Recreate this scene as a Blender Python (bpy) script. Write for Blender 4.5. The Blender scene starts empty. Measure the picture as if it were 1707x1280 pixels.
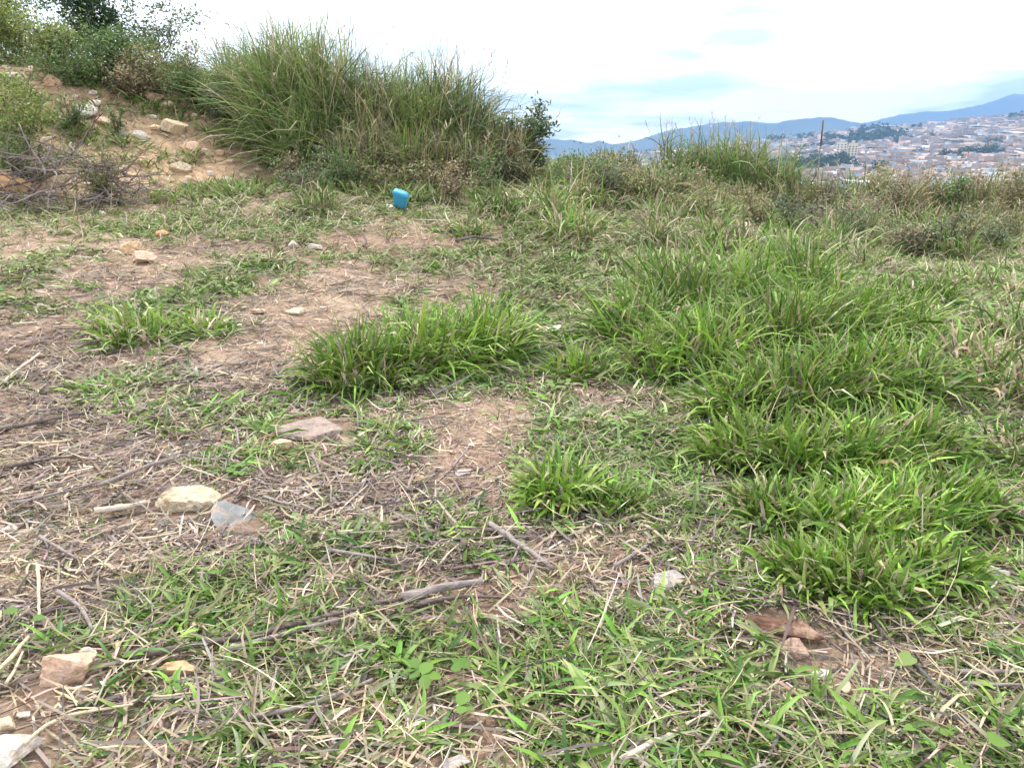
import bpy, math, random
import numpy as np

# ------------------------------------------------------------------ camera, sky, sun, exposure
SC = bpy.context.scene
COL = SC.collection
R = math.radians
CAM_Z, PITCH = 1.45, 16.8
cam_d = bpy.data.cameras.new('camera')
cam = bpy.data.objects.new('camera', cam_d); COL.objects.link(cam)
cam.location = (0, 0, CAM_Z); cam.rotation_euler = (R(90 - PITCH), 0, 0)
cam_d.sensor_width = 36.0; cam_d.lens = 36.0 * 1290 / 1707
cam_d.clip_start = 0.05; cam_d.clip_end = 60000
SC.camera = cam

SUN_EL, SUN_AZ = 58.0, -35.0          # azimuth from +Y towards +X
world = bpy.data.worlds.new('World'); SC.world = world; world.use_nodes = True
nt = world.node_tree; nt.nodes.clear()
wo = nt.nodes.new('ShaderNodeOutputWorld')
sky = nt.nodes.new('ShaderNodeTexSky'); sky.sky_type = 'NISHITA'; sky.sun_disc = False
sky.sun_elevation = R(SUN_EL); sky.sun_rotation = R(SUN_AZ); sky.air_density = 1.0; sky.dust_density = 1.5
bg1 = nt.nodes.new('ShaderNodeBackground'); bg1.inputs['Strength'].default_value = 0.065
nt.links.new(sky.outputs[0], bg1.inputs['Color'])
bg2 = nt.nodes.new('ShaderNodeBackground'); bg2.inputs['Color'].default_value = (0.97, 0.985, 1.0, 1); bg2.inputs['Strength'].default_value = 0.8
tc = nt.nodes.new('ShaderNodeTexCoord')
sep = nt.nodes.new('ShaderNodeSeparateXYZ'); nt.links.new(tc.outputs['Generated'], sep.inputs[0])
add = nt.nodes.new('ShaderNodeMath'); add.operation = 'ADD'; add.inputs[1].default_value = 0.12
mxz = nt.nodes.new('ShaderNodeMath'); mxz.operation = 'MAXIMUM'; mxz.inputs[1].default_value = 0.0
nt.links.new(sep.outputs['Z'], mxz.inputs[0]); nt.links.new(mxz.outputs[0], add.inputs[0])
dv = nt.nodes.new('ShaderNodeVectorMath'); dv.operation = 'DIVIDE'
cmb = nt.nodes.new('ShaderNodeCombineXYZ')
nt.links.new(add.outputs[0], cmb.inputs[0]); nt.links.new(add.outputs[0], cmb.inputs[1]); cmb.inputs[2].default_value = 1.0
nt.links.new(tc.outputs['Generated'], dv.inputs[0]); nt.links.new(cmb.outputs[0], dv.inputs[1])
cn = nt.nodes.new('ShaderNodeTexNoise'); cn.inputs['Scale'].default_value = 0.75; cn.inputs['Detail'].default_value = 5; cn.inputs['Roughness'].default_value = 0.55
nt.links.new(dv.outputs[0], cn.inputs['Vector'])
cr = nt.nodes.new('ShaderNodeValToRGB')
cr.color_ramp.elements[0].position = 0.40; cr.color_ramp.elements[0].color = (0.17,) * 3 + (1,)
cr.color_ramp.elements[1].position = 0.53; cr.color_ramp.elements[1].color = (1, 1, 1, 1)
nt.links.new(cn.outputs[0], cr.inputs[0])
mx = nt.nodes.new('ShaderNodeMixShader')
nt.links.new(cr.outputs[0], mx.inputs[0]); nt.links.new(bg1.outputs[0], mx.inputs[1]); nt.links.new(bg2.outputs[0], mx.inputs[2])
nt.links.new(mx.outputs[0], wo.inputs['Surface'])

sun_d = bpy.data.lights.new('sun', 'SUN'); sun_d.energy = 1.5; sun_d.angle = R(10); sun_d.color = (1.0, 0.95, 0.87)
sun = bpy.data.objects.new('sun', sun_d); COL.objects.link(sun)
sun.location = (-20, 30, 60)
sun.rotation_euler = (R(90 - SUN_EL), 0, R(180 - SUN_AZ))
SC.view_settings.view_transform = 'Standard'; SC.view_settings.look = 'None'
SC.view_settings.gamma = 1.0; SC.view_settings.exposure = 1.96; SC.view_settings.use_curve_mapping = False
SC.cycles.use_denoising = True
SC.cycles.max_bounces = 4; SC.cycles.diffuse_bounces = 2; SC.cycles.transmission_bounces = 3; SC.cycles.glossy_bounces = 1
SC.cycles.transparent_max_bounces = 4; SC.cycles.volume_bounces = 0
SC.cycles.caustics_reflective = False; SC.cycles.caustics_refractive = False

# ------------------------------------------------------------------ terrain
#TERRAIN_BEGIN
def _hash(ix, iy, s):
    n = (ix.astype(np.int64) * 374761393 + iy.astype(np.int64) * 668265263 + s * 1442695041) & 0xffffffff
    n = ((n ^ (n >> 13)) * 1274126177) & 0xffffffff
    return ((n ^ (n >> 16)) & 0xffff) / 65535.0
def noise(x, y, f=1.0, s=0):
    x = np.asarray(x, float) * f; y = np.asarray(y, float) * f
    ix = np.floor(x); iy = np.floor(y); u = x - ix; v = y - iy
    u = u * u * (3 - 2 * u); v = v * v * (3 - 2 * v)
    a = _hash(ix, iy, s); b = _hash(ix + 1, iy, s); c = _hash(ix, iy + 1, s); d = _hash(ix + 1, iy + 1, s)
    return (a * (1 - u) + b * u) * (1 - v) + (c * (1 - u) + d * u) * v - 0.5
def fbm(x, y, f=1.0, s=0, o=4):
    r = 0; a = 1.0
    for k in range(o):
        r = r + a * noise(x, y, f, s + k * 17); f *= 2.03; a *= 0.5
    return r
def sstep(a, b, v):
    t = np.clip((v - a) / (b - a), 0, 1); return t * t * (3 - 2 * t)
def H(x, y):
    x = np.asarray(x, float); y = np.asarray(y, float)
    A = np.interp(x, [-16, -7, -3.5, -1, 0.5, 2.5, 4.5, 7, 9, 14], [1.1, 1.05, 1.15, 1.1, 1.03, 0.8, 0.36, 0.1, 0.0, -0.15])
    t = np.clip((y - 3.0) / 10.5, 0, 1.15)
    z = A * (0.65 * t + 0.35 * t * t)
    d = (x + 6.6) * -0.596 + (y - 10.3) * 0.803
    tap = sstep(1.2, -3.2, x)
    bank = 0.45 * np.where(d > 0, np.sqrt(d * d + 0.2) - 0.447, 0.0)
    z = z + 1.95 * np.tanh(bank / 1.95) * tap
    lip = np.interp(x, [-16, -6, -2, 2, 6, 12], [21, 19.5, 16.8, 15.6, 15.2, 15.0])
    e = np.maximum(y - lip, 0)
    z = z - 0.5 * (np.sqrt(e * e + 1.0) - 1.0)
    z = z + 0.22 * noise(x, y, 0.4, 3) * sstep(2, 6, y) + 0.07 * noise(x, y, 1.1, 5) + 0.035 * noise(x, y, 3.1, 6) + 0.014 * noise(x, y, 9, 7)
    return z
def HC(x, y):      # the valley and the city hills far off
    x = np.asarray(x, float); y = np.asarray(y, float)
    g = lambda cx, cy, a, s: a * np.exp(-((x - cx) ** 2 + (y - cy) ** 2) / (2 * s * s))
    z = -34 + g(1500, 2000, 118, 760) + g(2900, 4200, 70, 900) + g(1050, 3300, 10, 700) + g(1900, 900, 60, 500) + g(250, 2600, -34, 700)
    z = z + 14 * fbm(x, y, 1 / 320.0, 40, 3)
    near = np.clip((420 - np.hypot(x, y)) / 380.0, 0, 1)
    z = z * (1 - near) + (-30) * near
    return z + 0.012 * np.maximum(y - 4500, 0) * 0
#TERRAIN_END

# ------------------------------------------------------------------ helpers
rng = np.random.default_rng(7)
rnd = random.Random(11)

def tag(o, label=None, cat=None, group=None, kind=None):
    if label: o['label'] = label
    if cat: o['category'] = cat
    if group: o['group'] = group
    if kind: o['kind'] = kind
    return o
def empty(name, loc=(0, 0, 0), rz=0):
    o = bpy.data.objects.new(name, None); o.empty_display_size = 0.05
    COL.objects.link(o); o.location = loc; o.rotation_euler = (0, 0, rz); return o
def new_mesh(name, V, Q=None, T=None, mats=(), cols=None, smooth=True, midx=None):
    V = np.asarray(V, np.float32); me = bpy.data.meshes.new(name)
    Q = np.zeros((0, 4), np.int32) if Q is None or len(Q) == 0 else np.asarray(Q, np.int32)
    T = np.zeros((0, 3), np.int32) if T is None or len(T) == 0 else np.asarray(T, np.int32)
    me.vertices.add(len(V)); me.vertices.foreach_set('co', V.ravel())
    nl = Q.size + T.size; me.loops.add(nl)
    me.loops.foreach_set('vertex_index', np.concatenate([Q.ravel(), T.ravel()]).astype(np.int32))
    me.polygons.add(len(Q) + len(T))
    ls = np.concatenate([np.arange(len(Q)) * 4, Q.size + np.arange(len(T)) * 3]).astype(np.int32)
    me.polygons.foreach_set('loop_start', ls)
    me.polygons.foreach_set('use_smooth', np.full(len(Q) + len(T), smooth))
    for m in mats: me.materials.append(m)
    if midx is not None: me.polygons.foreach_set('material_index', np.asarray(midx, np.int32))
    me.update(calc_edges=True)
    if cols is not None:
        c = np.ones((len(V), 4), np.float32); c[:, :3] = cols
        a = me.color_attributes.new('tint', 'FLOAT_COLOR', 'POINT'); a.data.foreach_set('color', c.ravel())
    return me
def obj(name, me, parent=None, loc=(0, 0, 0), rot=(0, 0, 0), scale=(1, 1, 1)):
    o = bpy.data.objects.new(name, me); COL.objects.link(o)
    if parent is not None: o.parent = parent
    o.location = loc; o.rotation_euler = rot; o.scale = scale; return o
class Acc:
    """collects pieces of one mesh"""
    def __init__(s): s.V = []; s.Q = []; s.T = []; s.C = []; s.n = 0
    def add(s, V, Q=None, T=None, C=None):
        V = np.asarray(V, float)
        if Q is not None and len(Q): s.Q.append(np.asarray(Q) + s.n)
        if T is not None and len(T): s.T.append(np.asarray(T) + s.n)
        s.V.append(V)
        if C is not None: s.C.append(np.broadcast_to(np.asarray(C, float), (len(V), 3)))
        s.n += len(V)
    def mesh(s, name, mats, smooth=True):
        return new_mesh(name, np.concatenate(s.V), np.concatenate(s.Q) if s.Q else None, np.concatenate(s.T) if s.T else None,
                        mats, np.concatenate(s.C) if s.C else None, smooth)

# ------------------------------------------------------------------ materials
def nodemat(name):
    m = bpy.data.materials.new(name); m.use_nodes = True
    t = m.node_tree; b = t.nodes['Principled BSDF']; return m, t, b
def N(t, typ, **kw):
    n = t.nodes.new(typ)
    for k, v in kw.items():
        if k in n.inputs: n.inputs[k].default_value = v
        else: setattr(n, k, v)
    return n
def ramp(t, src, stops):
    r = N(t, 'ShaderNodeValToRGB'); e = r.color_ramp.elements
    while len(e) < len(stops): e.new(0.5)
    for i, (p, c) in enumerate(stops): e[i].position = p; e[i].color = tuple(c) + (1,)
    t.links.new(src, r.inputs[0]); return r.outputs[0]
def mixc(t, fac, a, b, mode='MIX'):
    m = N(t, 'ShaderNodeMix', data_type='RGBA', blend_type=mode)
    for i, v in ((0, fac), (6, a), (7, b)):
        if hasattr(v, 'links'): t.links.new(v, m.inputs[i])
        else: m.inputs[i].default_value = v if i == 0 else (tuple(v) + (1,))[:4]
    return m.outputs[2]
def bump(t, b, src, strength, dist):
    n = N(t, 'ShaderNodeBump', Strength=strength, Distance=dist)
    t.links.new(src, n.inputs['Height']); t.links.new(n.outputs[0], b.inputs['Normal'])
def leaf_mat(name, trans=0.22, rough=0.5, spec=0.3):
    m, t, b = nodemat(name)
    at = N(t, 'ShaderNodeAttribute', attribute_name='tint')
    nz = N(t, 'ShaderNodeTexNoise', Scale=60.0, Detail=3.0)
    f = ramp(t, nz.outputs[0], [(0.3, (0.72,) * 3), (0.7, (1.2,) * 3)])
    c = mixc(t, 1.0, at.outputs['Color'], f, 'MULTIPLY')
    t.links.new(c, b.inputs['Base Color']); b.inputs['Roughness'].default_value = rough
    b.inputs['Specular IOR Level'].default_value = spec
    tr = N(t, 'ShaderNodeBsdfTranslucent'); t.links.new(c, tr.inputs['Color'])
    ms = N(t, 'ShaderNodeMixShader'); ms.inputs[0].default_value = trans
    t.links.new(b.outputs[0], ms.inputs[1]); t.links.new(tr.outputs[0], ms.inputs[2])
    t.links.new(ms.outputs[0], t.nodes['Material Output'].inputs['Surface']); return m
def attr_mat(name, rough=0.85, scale=40.0, lo=0.65, hi=1.25, bstr=0.0, bdist=0.01):
    m, t, b = nodemat(name)
    at = N(t, 'ShaderNodeAttribute', attribute_name='tint')
    nz = N(t, 'ShaderNodeTexNoise', Scale=scale, Detail=5.0)
    f = ramp(t, nz.outputs[0], [(0.3, (lo,) * 3), (0.7, (hi,) * 3)])
    t.links.new(mixc(t, 1.0, at.outputs['Color'], f, 'MULTIPLY'), b.inputs['Base Color'])
    b.inputs['Roughness'].default_value = rough; b.inputs['Specular IOR Level'].default_value = 0.2
    if bstr: bump(t, b, nz.outputs[0], bstr, bdist)
    return m
def rock_mat(name, c1, c2, c3, scale=9.0, rough=0.9, bstr=0.6):
    m, t, b = nodemat(name)
    tcn = N(t, 'ShaderNodeTexCoord')
    n1 = N(t, 'ShaderNodeTexNoise', Scale=scale, Detail=8.0, Roughness=0.65); t.links.new(tcn.outputs['Object'], n1.inputs['Vector'])
    n2 = N(t, 'ShaderNodeTexNoise', Scale=scale * 5, Detail=6.0, Roughness=0.7); t.links.new(tcn.outputs['Object'], n2.inputs['Vector'])
    c = ramp(t, n1.outputs[0], [(0.32, c1), (0.5, c2), (0.68, c3)])
    f = ramp(t, n2.outputs[0], [(0.32, (0.62,) * 3), (0.62, (1.12,) * 3)])
    n3 = N(t, 'ShaderNodeTexNoise', Scale=scale * 1.7, Detail=7.0, Roughness=0.7); t.links.new(tcn.outputs['Object'], n3.inputs['Vector'])
    st = ramp(t, n3.outputs[0], [(0.5, (0, 0, 0)), (0.62, (.75, .75, .75))])
    t.links.new(mixc(t, st, mixc(t, 1.0, c, f, 'MULTIPLY'), (.36, .25, .18)), b.inputs['Base Color'])
    b.inputs['Roughness'].default_value = rough; b.inputs['Specular IOR Level'].default_value = 0.2
    s = N(t, 'ShaderNodeMath', operation='ADD'); t.links.new(n1.outputs[0], s.inputs[0]); t.links.new(n2.outputs[0], s.inputs[1])
    bump(t, b, s.outputs[0], bstr, 0.012); return m
def plain(name, c, rough=0.8, scale=6.0, var=0.2):
    m, t, b = nodemat(name)
    tcn = N(t, 'ShaderNodeTexCoord')
    nz = N(t, 'ShaderNodeTexNoise', Scale=scale, Detail=4.0); t.links.new(tcn.outputs['Object'], nz.inputs['Vector'])
    lo = tuple(v * (1 - var) for v in c); hi = tuple(min(1, v * (1 + var)) for v in c)
    t.links.new(ramp(t, nz.outputs[0], [(0.3, lo), (0.7, hi)]), b.inputs['Base Color'])
    b.inputs['Roughness'].default_value = rough; b.inputs['Specular IOR Level'].default_value = 0.25; return m
def bark_mat(name, c1, c2):
    m, t, b = nodemat(name)
    tcn = N(t, 'ShaderNodeTexCoord'); mp = N(t, 'ShaderNodeMapping'); mp.inputs['Scale'].default_value = (6, 60, 60)
    t.links.new(tcn.outputs['Object'], mp.inputs[0])
    nz = N(t, 'ShaderNodeTexNoise', Scale=2.0, Detail=6.0, Roughness=0.7); t.links.new(mp.outputs[0], nz.inputs['Vector'])
    t.links.new(ramp(t, nz.outputs[0], [(0.33, c1), (0.66, c2)]), b.inputs['Base Color'])
    b.inputs['Roughness'].default_value = 0.85; b.inputs['Specular IOR Level'].default_value = 0.2
    bump(t, b, nz.outputs[0], 0.7, 0.006); return m
M = {}
M['leaf'] = leaf_mat('grass_leaf'); M['dry'] = leaf_mat('dry_straw', 0.2, 0.7, 0.2)
M['shrub'] = leaf_mat('shrub_leaf', 0.3, 0.6, 0.15); M['litter'] = attr_mat('woody_litter')
M['pebble'] = attr_mat('pebble_clod', 0.95, 30.0)
M['cream'] = rock_mat('cream_rock', (.46, .33, .2), (.6, .49, .33), (.68, .6, .45))
M['orange'] = rock_mat('orange_rock', (.42, .2, .08), (.58, .33, .15), (.64, .42, .22))
M['tan'] = rock_mat('tan_rock', (.42, .27, .15), (.55, .38, .22), (.62, .47, .3))
M['salmon'] = rock_mat('salmon_rock', (.5, .3, .2), (.62, .41, .29), (.68, .49, .37))
M['slate'] = rock_mat('grey_slate', (.165, .168, .17), (.21, .212, .215), (.26, .262, .265), 5.0, 0.9, 0.3)
M['white'] = rock_mat('white_rock', (.4, .35, .29), (.55, .5, .43), (.66, .62, .56))
M['grey'] = rock_mat('grey_rock', (.3, .26, .23), (.42, .38, .35), (.54, .5, .46))
M['concrete'] = rock_mat('mauve_concrete', (.22, .17, .145), (.31, .25, .22), (.39, .325, .29), 14.0, 0.95, 1.0)
M['brick'] = rock_mat('clay_brick', (.095, .052, .036), (.155, .082, .055), (.2, .115, .08), 9.0)
M['brownstone'] = rock_mat('brown_stone', (.24, .16, .12), (.34, .23, .18), (.42, .31, .25))
M['pale_wood'] = bark_mat('pale_wood', (.4, .32, .24), (.62, .54, .44))
M['grey_wood'] = bark_mat('grey_wood', (.13, .105, .095), (.34, .29, .27))
M['dark_wood'] = bark_mat('dark_wood', (.05, .04, .036), (.19, .15, .135))
M['straw_wood'] = bark_mat('straw_wood', (.42, .33, .2), (.66, .55, .38))

def soil_mat():
    m, t, b = nodemat('soil')
    at = N(t, 'ShaderNodeAttribute', attribute_name='tint')
    tcn = N(t, 'ShaderNodeTexCoord')
    n1 = N(t, 'ShaderNodeTexNoise', Scale=7.0, Detail=8.0, Roughness=0.7); t.links.new(tcn.outputs['Object'], n1.inputs['Vector'])
    n2 = N(t, 'ShaderNodeTexNoise', Scale=70.0, Detail=6.0, Roughness=0.7); t.links.new(tcn.outputs['Object'], n2.inputs['Vector'])
    f1 = ramp(t, n1.outputs[0], [(0.3, (0.68, 0.64, 0.62)), (0.7, (1.2, 1.2, 1.2))])
    f2 = ramp(t, n2.outputs[0], [(0.3, (0.6, 0.57, 0.55)), (0.65, (1.18, 1.18, 1.18))])
    c = mixc(t, 1.0, mixc(t, 1.0, at.outputs['Color'], f1, 'MULTIPLY'), f2, 'MULTIPLY')
    t.links.new(c, b.inputs['Base Color']); b.inputs['Roughness'].default_value = 0.95; b.inputs['Specular IOR Level'].default_value = 0.1
    s = N(t, 'ShaderNodeMath', operation='ADD'); t.links.new(n1.outputs[0], s.inputs[0]); t.links.new(n2.outputs[0], s.inputs[1])
    bump(t, b, s.outputs[0], 1.0, 0.035); return m
M['soil'] = soil_mat()

# ------------------------------------------------------------------ cover maps (world metres): centre, radii, amount
STONES = [
    ('boulder', -6.98, 10.99, 0.662, 0.53, 0.364, 0.2, 'orange', 0, 'big orange boulder at the foot of the bank', 'stone', None, 0.1),
    ('stone', -3.802, 7.81, 0.253, 0.202, 0.177, 0.5, 'tan', 0, 'tan stone behind its twin on the bare path', 'stone', None, 0.1),
    ('stone', -3.521, 7.4, 0.309, 0.216, 0.139, -0.1, 'salmon', 0, 'pinkish tan stone in front of its twin on the bare path', 'stone', None, 0.05),
    ('stone', -1.382, 3.01, 0.282, 0.141, 0.127, 0.12, 'cream', 0, 'cream yellow slab stone lying beside the grey slate', 'stone', None, 0.06),
    ('slate', -1.122, 2.88, 0.217, 0.206, 0.022, 0.5, 'slate', 1, 'flat grey slate piece beside the cream yellow slab stone', 'stone', None, 0.42),
    ('stone', -1.643, 2.96, 0.091, 0.073, 0.068, 0.4, 'tan', 0, 'small pyramid shaped tan stone among the dead stalks', 'stone', None, 0),
    ('stone', -2.011, 2.8, 0.072, 0.058, 0.043, 0.2, 'white', 0, 'small pale rounded stone in the dead stalk litter', 'stone', None, 0),
    ('concrete_slab', -1.034, 3.85, 0.445, 0.334, 0.058, -0.1, 'concrete', 1, 'rough mauve grey concrete slab half sunk beside the arching tussock', 'slab', None, 0.03),
    ('stone', -1.255, 1.85, 0.156, 0.125, 0.117, 0.1, 'salmon', 0, 'salmon rounded stone among the sticks', 'stone', None, 0.1),
    ('stone', -1.232, 1.93, 0.06, 0.036, 0.054, 0.5, 'white', 0, 'whitish stone leaning behind the salmon stone', 'stone', None, 0.1),
    ('stone', -0.963, 1.9, 0.139, 0.055, 0.035, 0.1, 'tan', 1, 'flat tan stone under grass beside the bark strip', 'stone', None, 0),
    ('stone', -1.229, 1.56, 0.177, 0.124, 0.08, 0.5, 'white', 0, 'large chalky white stone beside the pale reed', 'stone', None, 0.15),
    ('stone', -1.307, 1.65, 0.077, 0.046, 0.046, 0.2, 'cream', 0, 'cream stone touching the large chalky white stone', 'stone', None, 0),
    ('stone', -1.28, 1.69, 0.035, 0.028, 0.021, 0.2, 'white', 0, 'tiny bright white pebble beside the chalky stone', 'stone', None, 0),
    ('stone', 0.536, 2.36, 0.137, 0.103, 0.055, 0.3, 'grey', 0, 'pale grey stone half covered by grass near the grey stick', 'stone', None, 0.1),
    ('clay_tile_shard', 0.848, 2.11, 0.255, 0.107, 0.051, -0.4, 'brick', 1, 'broken reddish brown clay tile shard under the lush tussock', 'shard', None, -0.15),
    ('stone', 0.854, 2.0, 0.112, 0.079, 0.056, 0.2, 'brownstone', 0, 'brownish stone just below the broken clay tile shard', 'stone', None, 0),
    ('stone', -0.215, 3.27, 0.093, 0.065, 0.019, 0.2, 'grey', 1, 'small flat grey stone on the trampled soil', 'stone', None, 0),
    ('stone', -1.156, 3.63, 0.121, 0.084, 0.06, 0.2, 'salmon', 0, 'small pinkish stone beside the concrete slab', 'stone', None, 0),
    ('stone', -2.249, 8.05, 0.124, 0.099, 0.087, 0.2, 'white', 0, 'small white stone at the path edge below a second white one', 'stone', None, 0),
    ('stone', -2.04, 8.12, 0.175, 0.122, 0.079, 0.1, 'white', 0, 'flat white stone at the path edge beside the dry stump', 'stone', None, 0),
    ('stone', -1.733, 6.08, 0.173, 0.121, 0.069, 0.3, 'cream', 0, 'flat cream stone on the bare sandy path', 'stone', None, 0),
    ('stone', -2.016, 6.04, 0.133, 0.093, 0.053, 0.1, 'salmon', 0, 'flat pinkish stone on the bare sandy path', 'stone', None, 0),
    ('stone', -3.85, 8.62, 0.172, 0.12, 0.086, 0.3, 'orange', 0, 'small orange stone in the grass behind the twin stones', 'stone', None, 0),
    ('stone', -2.865, 8.14, 0.087, 0.07, 0.061, 0.1, 'cream', 0, 'tiny cream stone between path and grass', 'stone', None, 0),
    ('stone', -3.72, 6.04, 0.076, 0.053, 0.038, 0.2, 'white', 0, 'tiny white stone on the pink soil', 'stone', None, 0),
    ('stone', -5.189, 9.99, 0.106, 0.085, 0.085, 0.1, 'white', 0, 'tiny bright white stone on the upper path', 'stone', None, 0),
    ('stone', -4.006, 10.41, 0.142, 0.113, 0.128, 0.1, 'cream', 0, 'small upright cream stone below the bank', 'stone', None, 0),
    ('stone', -2.788, 10.93, 0.132, 0.105, 0.105, 0.2, 'white', 0, 'small white stone in the weeds beyond the path', 'stone', None, 0),
    ('stone', -6.447, 11.04, 0.283, 0.17, 0.142, 0.1, 'cream', 0, 'flat cream stone beside the big orange boulder', 'stone', None, 0),
    ('stone', 0.898, 1.91, 0.063, 0.05, 0.025, 0.2, 'white', 0, 'white stone chip on the bare soil patch', 'stone', None, 0),
    ('stone', 1.732, 2.45, 0.15, 0.09, 0.06, 0.2, 'grey', 0, 'grey stone in the brown litter past the lush tussocks', 'stone', None, 0),
    ('stone', -0.139, 1.56, 0.068, 0.048, 0.027, 0.2, 'grey', 0, 'pale grey stone chip under the trifoliate seedlings', 'stone', None, 0),
    ('stone', 0.939, 1.85, 0.078, 0.055, 0.027, 0.3, 'salmon', 0, 'pinkish clod on the bare soil patch', 'stone', None, 0),
    ('rock', -5.548, 13.42, 0.455, 0.319, 0.273, 0.6, 'cream', 0, 'big cream rock at the lower edge of the orange bank', 'stone', None, 0.2),
    ('rock', -6.189, 14.35, 0.356, 0.213, 0.213, 0.3, 'salmon', 0, 'pale pink rock on the overgrown side of the bank', 'stone', None, 0.2),
    ('rock', -6.967, 13.36, 0.587, 0.294, 0.235, -0.5, 'white', 0, 'large white flat rock on the orange bank', 'stone', None, 0.2),
    ('rock', -6.626, 13.23, 0.428, 0.214, 0.171, -0.6, 'salmon', 0, 'reddish rock below the large white flat rock', 'stone', None, 0.2),
    ('rock', -7.856, 14.15, 0.41, 0.287, 0.246, 0.2, 'salmon', 0, 'pinkish rock beside the grass tuft on the bank', 'stone', None, 0.2),
    ('rock', -8.532, 14.22, 0.371, 0.222, 0.185, 0.2, 'white', 0, 'white rock high on the bare orange bank', 'stone', None, 0.2),
    ('rock', -5.943, 13.0, 0.288, 0.173, 0.173, 0.4, 'white', 0, 'small white rock midway down the orange bank', 'stone', None, 0.2),
    ('rock', -6.212, 12.97, 0.249, 0.149, 0.149, 0.3, 'grey', 0, 'small grey rock midway down the orange bank', 'stone', None, 0.2),
    ('rock', -5.154, 13.02, 0.348, 0.174, 0.174, -0.3, 'salmon', 0, 'flat pink rock near the toe of the bank', 'stone', None, 0.2),
    ('rock', -4.925, 13.03, 0.291, 0.145, 0.145, -0.3, 'cream', 0, 'flat cream rock near the toe of the bank', 'stone', None, 0.2),
    ('rock', -5.117, 12.36, 0.37, 0.222, 0.222, 0.2, 'cream', 0, 'cream rock at the toe of the bank', 'stone', None, 0.1),
    ('rock', -7.42, 14.79, 0.321, 0.193, 0.193, 0.2, 'cream', 0, 'cream rock under the fringe bushes of the bank', 'stone', None, 0.2),
    ('rock', -3.431, 12.42, 0.279, 0.168, 0.168, -0.4, 'tan', 0, 'tan rock at the foot of the tall grass', 'stone', None, 0.1)]
GREEN_PATCH = [
    (-4.338, 7.06, 0.437, 0.85, 0.5),
    (-2.919, 5.74, 0.635, 0.585, 0.55),
    (-2.561, 7.12, 0.608, 0.655, 0.5),
    (-4.104, 8.9, 1.36, 0.77, 0.45),
    (-2.551, 4.4, 0.465, 0.385, 0.45),
    (-1.709, 3.98, 0.392, 0.3, 0.45),
    (-1.191, 3.45, 0.317, 0.26, 0.45),
    (-1.454, 3.31, 0.167, 0.13, 0.4),
    (-1.113, 2.43, 0.383, 0.3, 0.35),
    (-0.798, 2.23, 0.494, 0.33, 0.3),
    (-0.366, 1.98, 0.629, 0.445, 0.25),
    (0.247, 1.83, 0.505, 0.315, 0.2),
    (-0.456, 8.04, 1.241, 1.075, 0.4),
    (-2.051, 7.5, 0.406, 0.575, 0.3),
    (-0.066, 3.38, 0.226, 0.405, -0.3),
    (0.144, 3.76, 0.465, 0.575, 0.25),
    (-0.61, 3.61, 0.3, 0.28, 0.3),
    (-0.318, 2.77, 0.357, 0.29, 0.3),
    (0.568, 3.27, 0.33, 0.605, 0.3),
    (-0.831, 3.99, 0.197, 0.255, 0.2),
    (-0.172, 3.91, 0.257, 0.35, -0.7),
    (0.336, 2.46, 0.215, 0.14, -0.5),
    (0.896, 3.15, 0.16, 0.34, -0.5),
    (0.987, 1.99, 0.271, 0.205, -0.65),
    (-0.77, 3.22, 0.38, 0.325, -0.25),
    (0.513, 4.28, 0.28, 0.29, -0.55),
    (-1.624, 2.43, 0.298, 0.355, -0.6),
    (-1.676, 6.41, 0.402, 1.55, -0.35),
    (-1.635, 4.79, 0.386, 0.415, -0.4),
    (-4.952, 8.46, 1.038, 1.69, -0.5),
    (-2.113, 3.35, 0.617, 0.645, -0.4),
    (-1.537, 2.88, 0.493, 0.33, -0.45),
    (1.619, 2.27, 0.181, 0.22, -0.4),
    (-1.297, 1.72, 0.191, 0.175, -0.35),
    (-2.697, 3.94, 0.485, 0.52, -0.3),
    (1.189, 1.83, 0.202, 0.16, -0.3),
    (-3.419, 5.42, 0.388, 0.71, -0.3),
    (-8.757, 14.73, 0.585, 0.43, -0.8),
    (-7.493, 13.85, 0.554, 0.26, -0.8),
    (-6.485, 13.3, 0.684, 0.27, -0.85),
    (-5.537, 13.04, 0.628, 0.195, -0.85),
    (-4.685, 13.02, 0.485, 0.155, -0.8),
    (-3.863, 12.8, 0.383, 0.135, -0.6),
    (-3.958, 12.46, 0.561, 0.29, -0.4),
    (-4.81, 12.25, 0.643, 0.205, -0.45),
    (-5.426, 11.76, 0.619, 0.205, -0.4),
    (-6.12, 11.04, 0.918, 0.325, -0.3)]
LITTER_PATCH = [
    (-2.108, 3.45, 0.632, 0.865, 0.35),
    (-1.581, 2.82, 0.532, 0.405, 0.4),
    (-0.728, 3.15, 0.453, 0.515, 0.3),
    (-1.295, 2.05, 0.295, 0.265, 0.3),
    (-3.17, 4.98, 0.479, 0.67, 0.2),
    (1.301, 1.91, 0.209, 0.16, 0.2),
    (1.707, 2.48, 0.174, 0.25, 0.3),
    (-0.676, 2.67, 0.46, 0.2, 0.2),
    (-0.166, 3.77, 0.28, 0.56, -0.5),
    (-1.625, 5.02, 0.483, 0.51, -0.2),
    (-1.773, 6.81, 0.478, 1.09, -0.2),
    (-5.257, 8.66, 1.06, 1.82, -0.4),
    (0.336, 2.46, 0.215, 0.185, -0.3),
    (0.98, 1.97, 0.215, 0.155, -0.2),
    (-0.837, 1.6, 0.453, 0.12, 0.1)]
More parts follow.
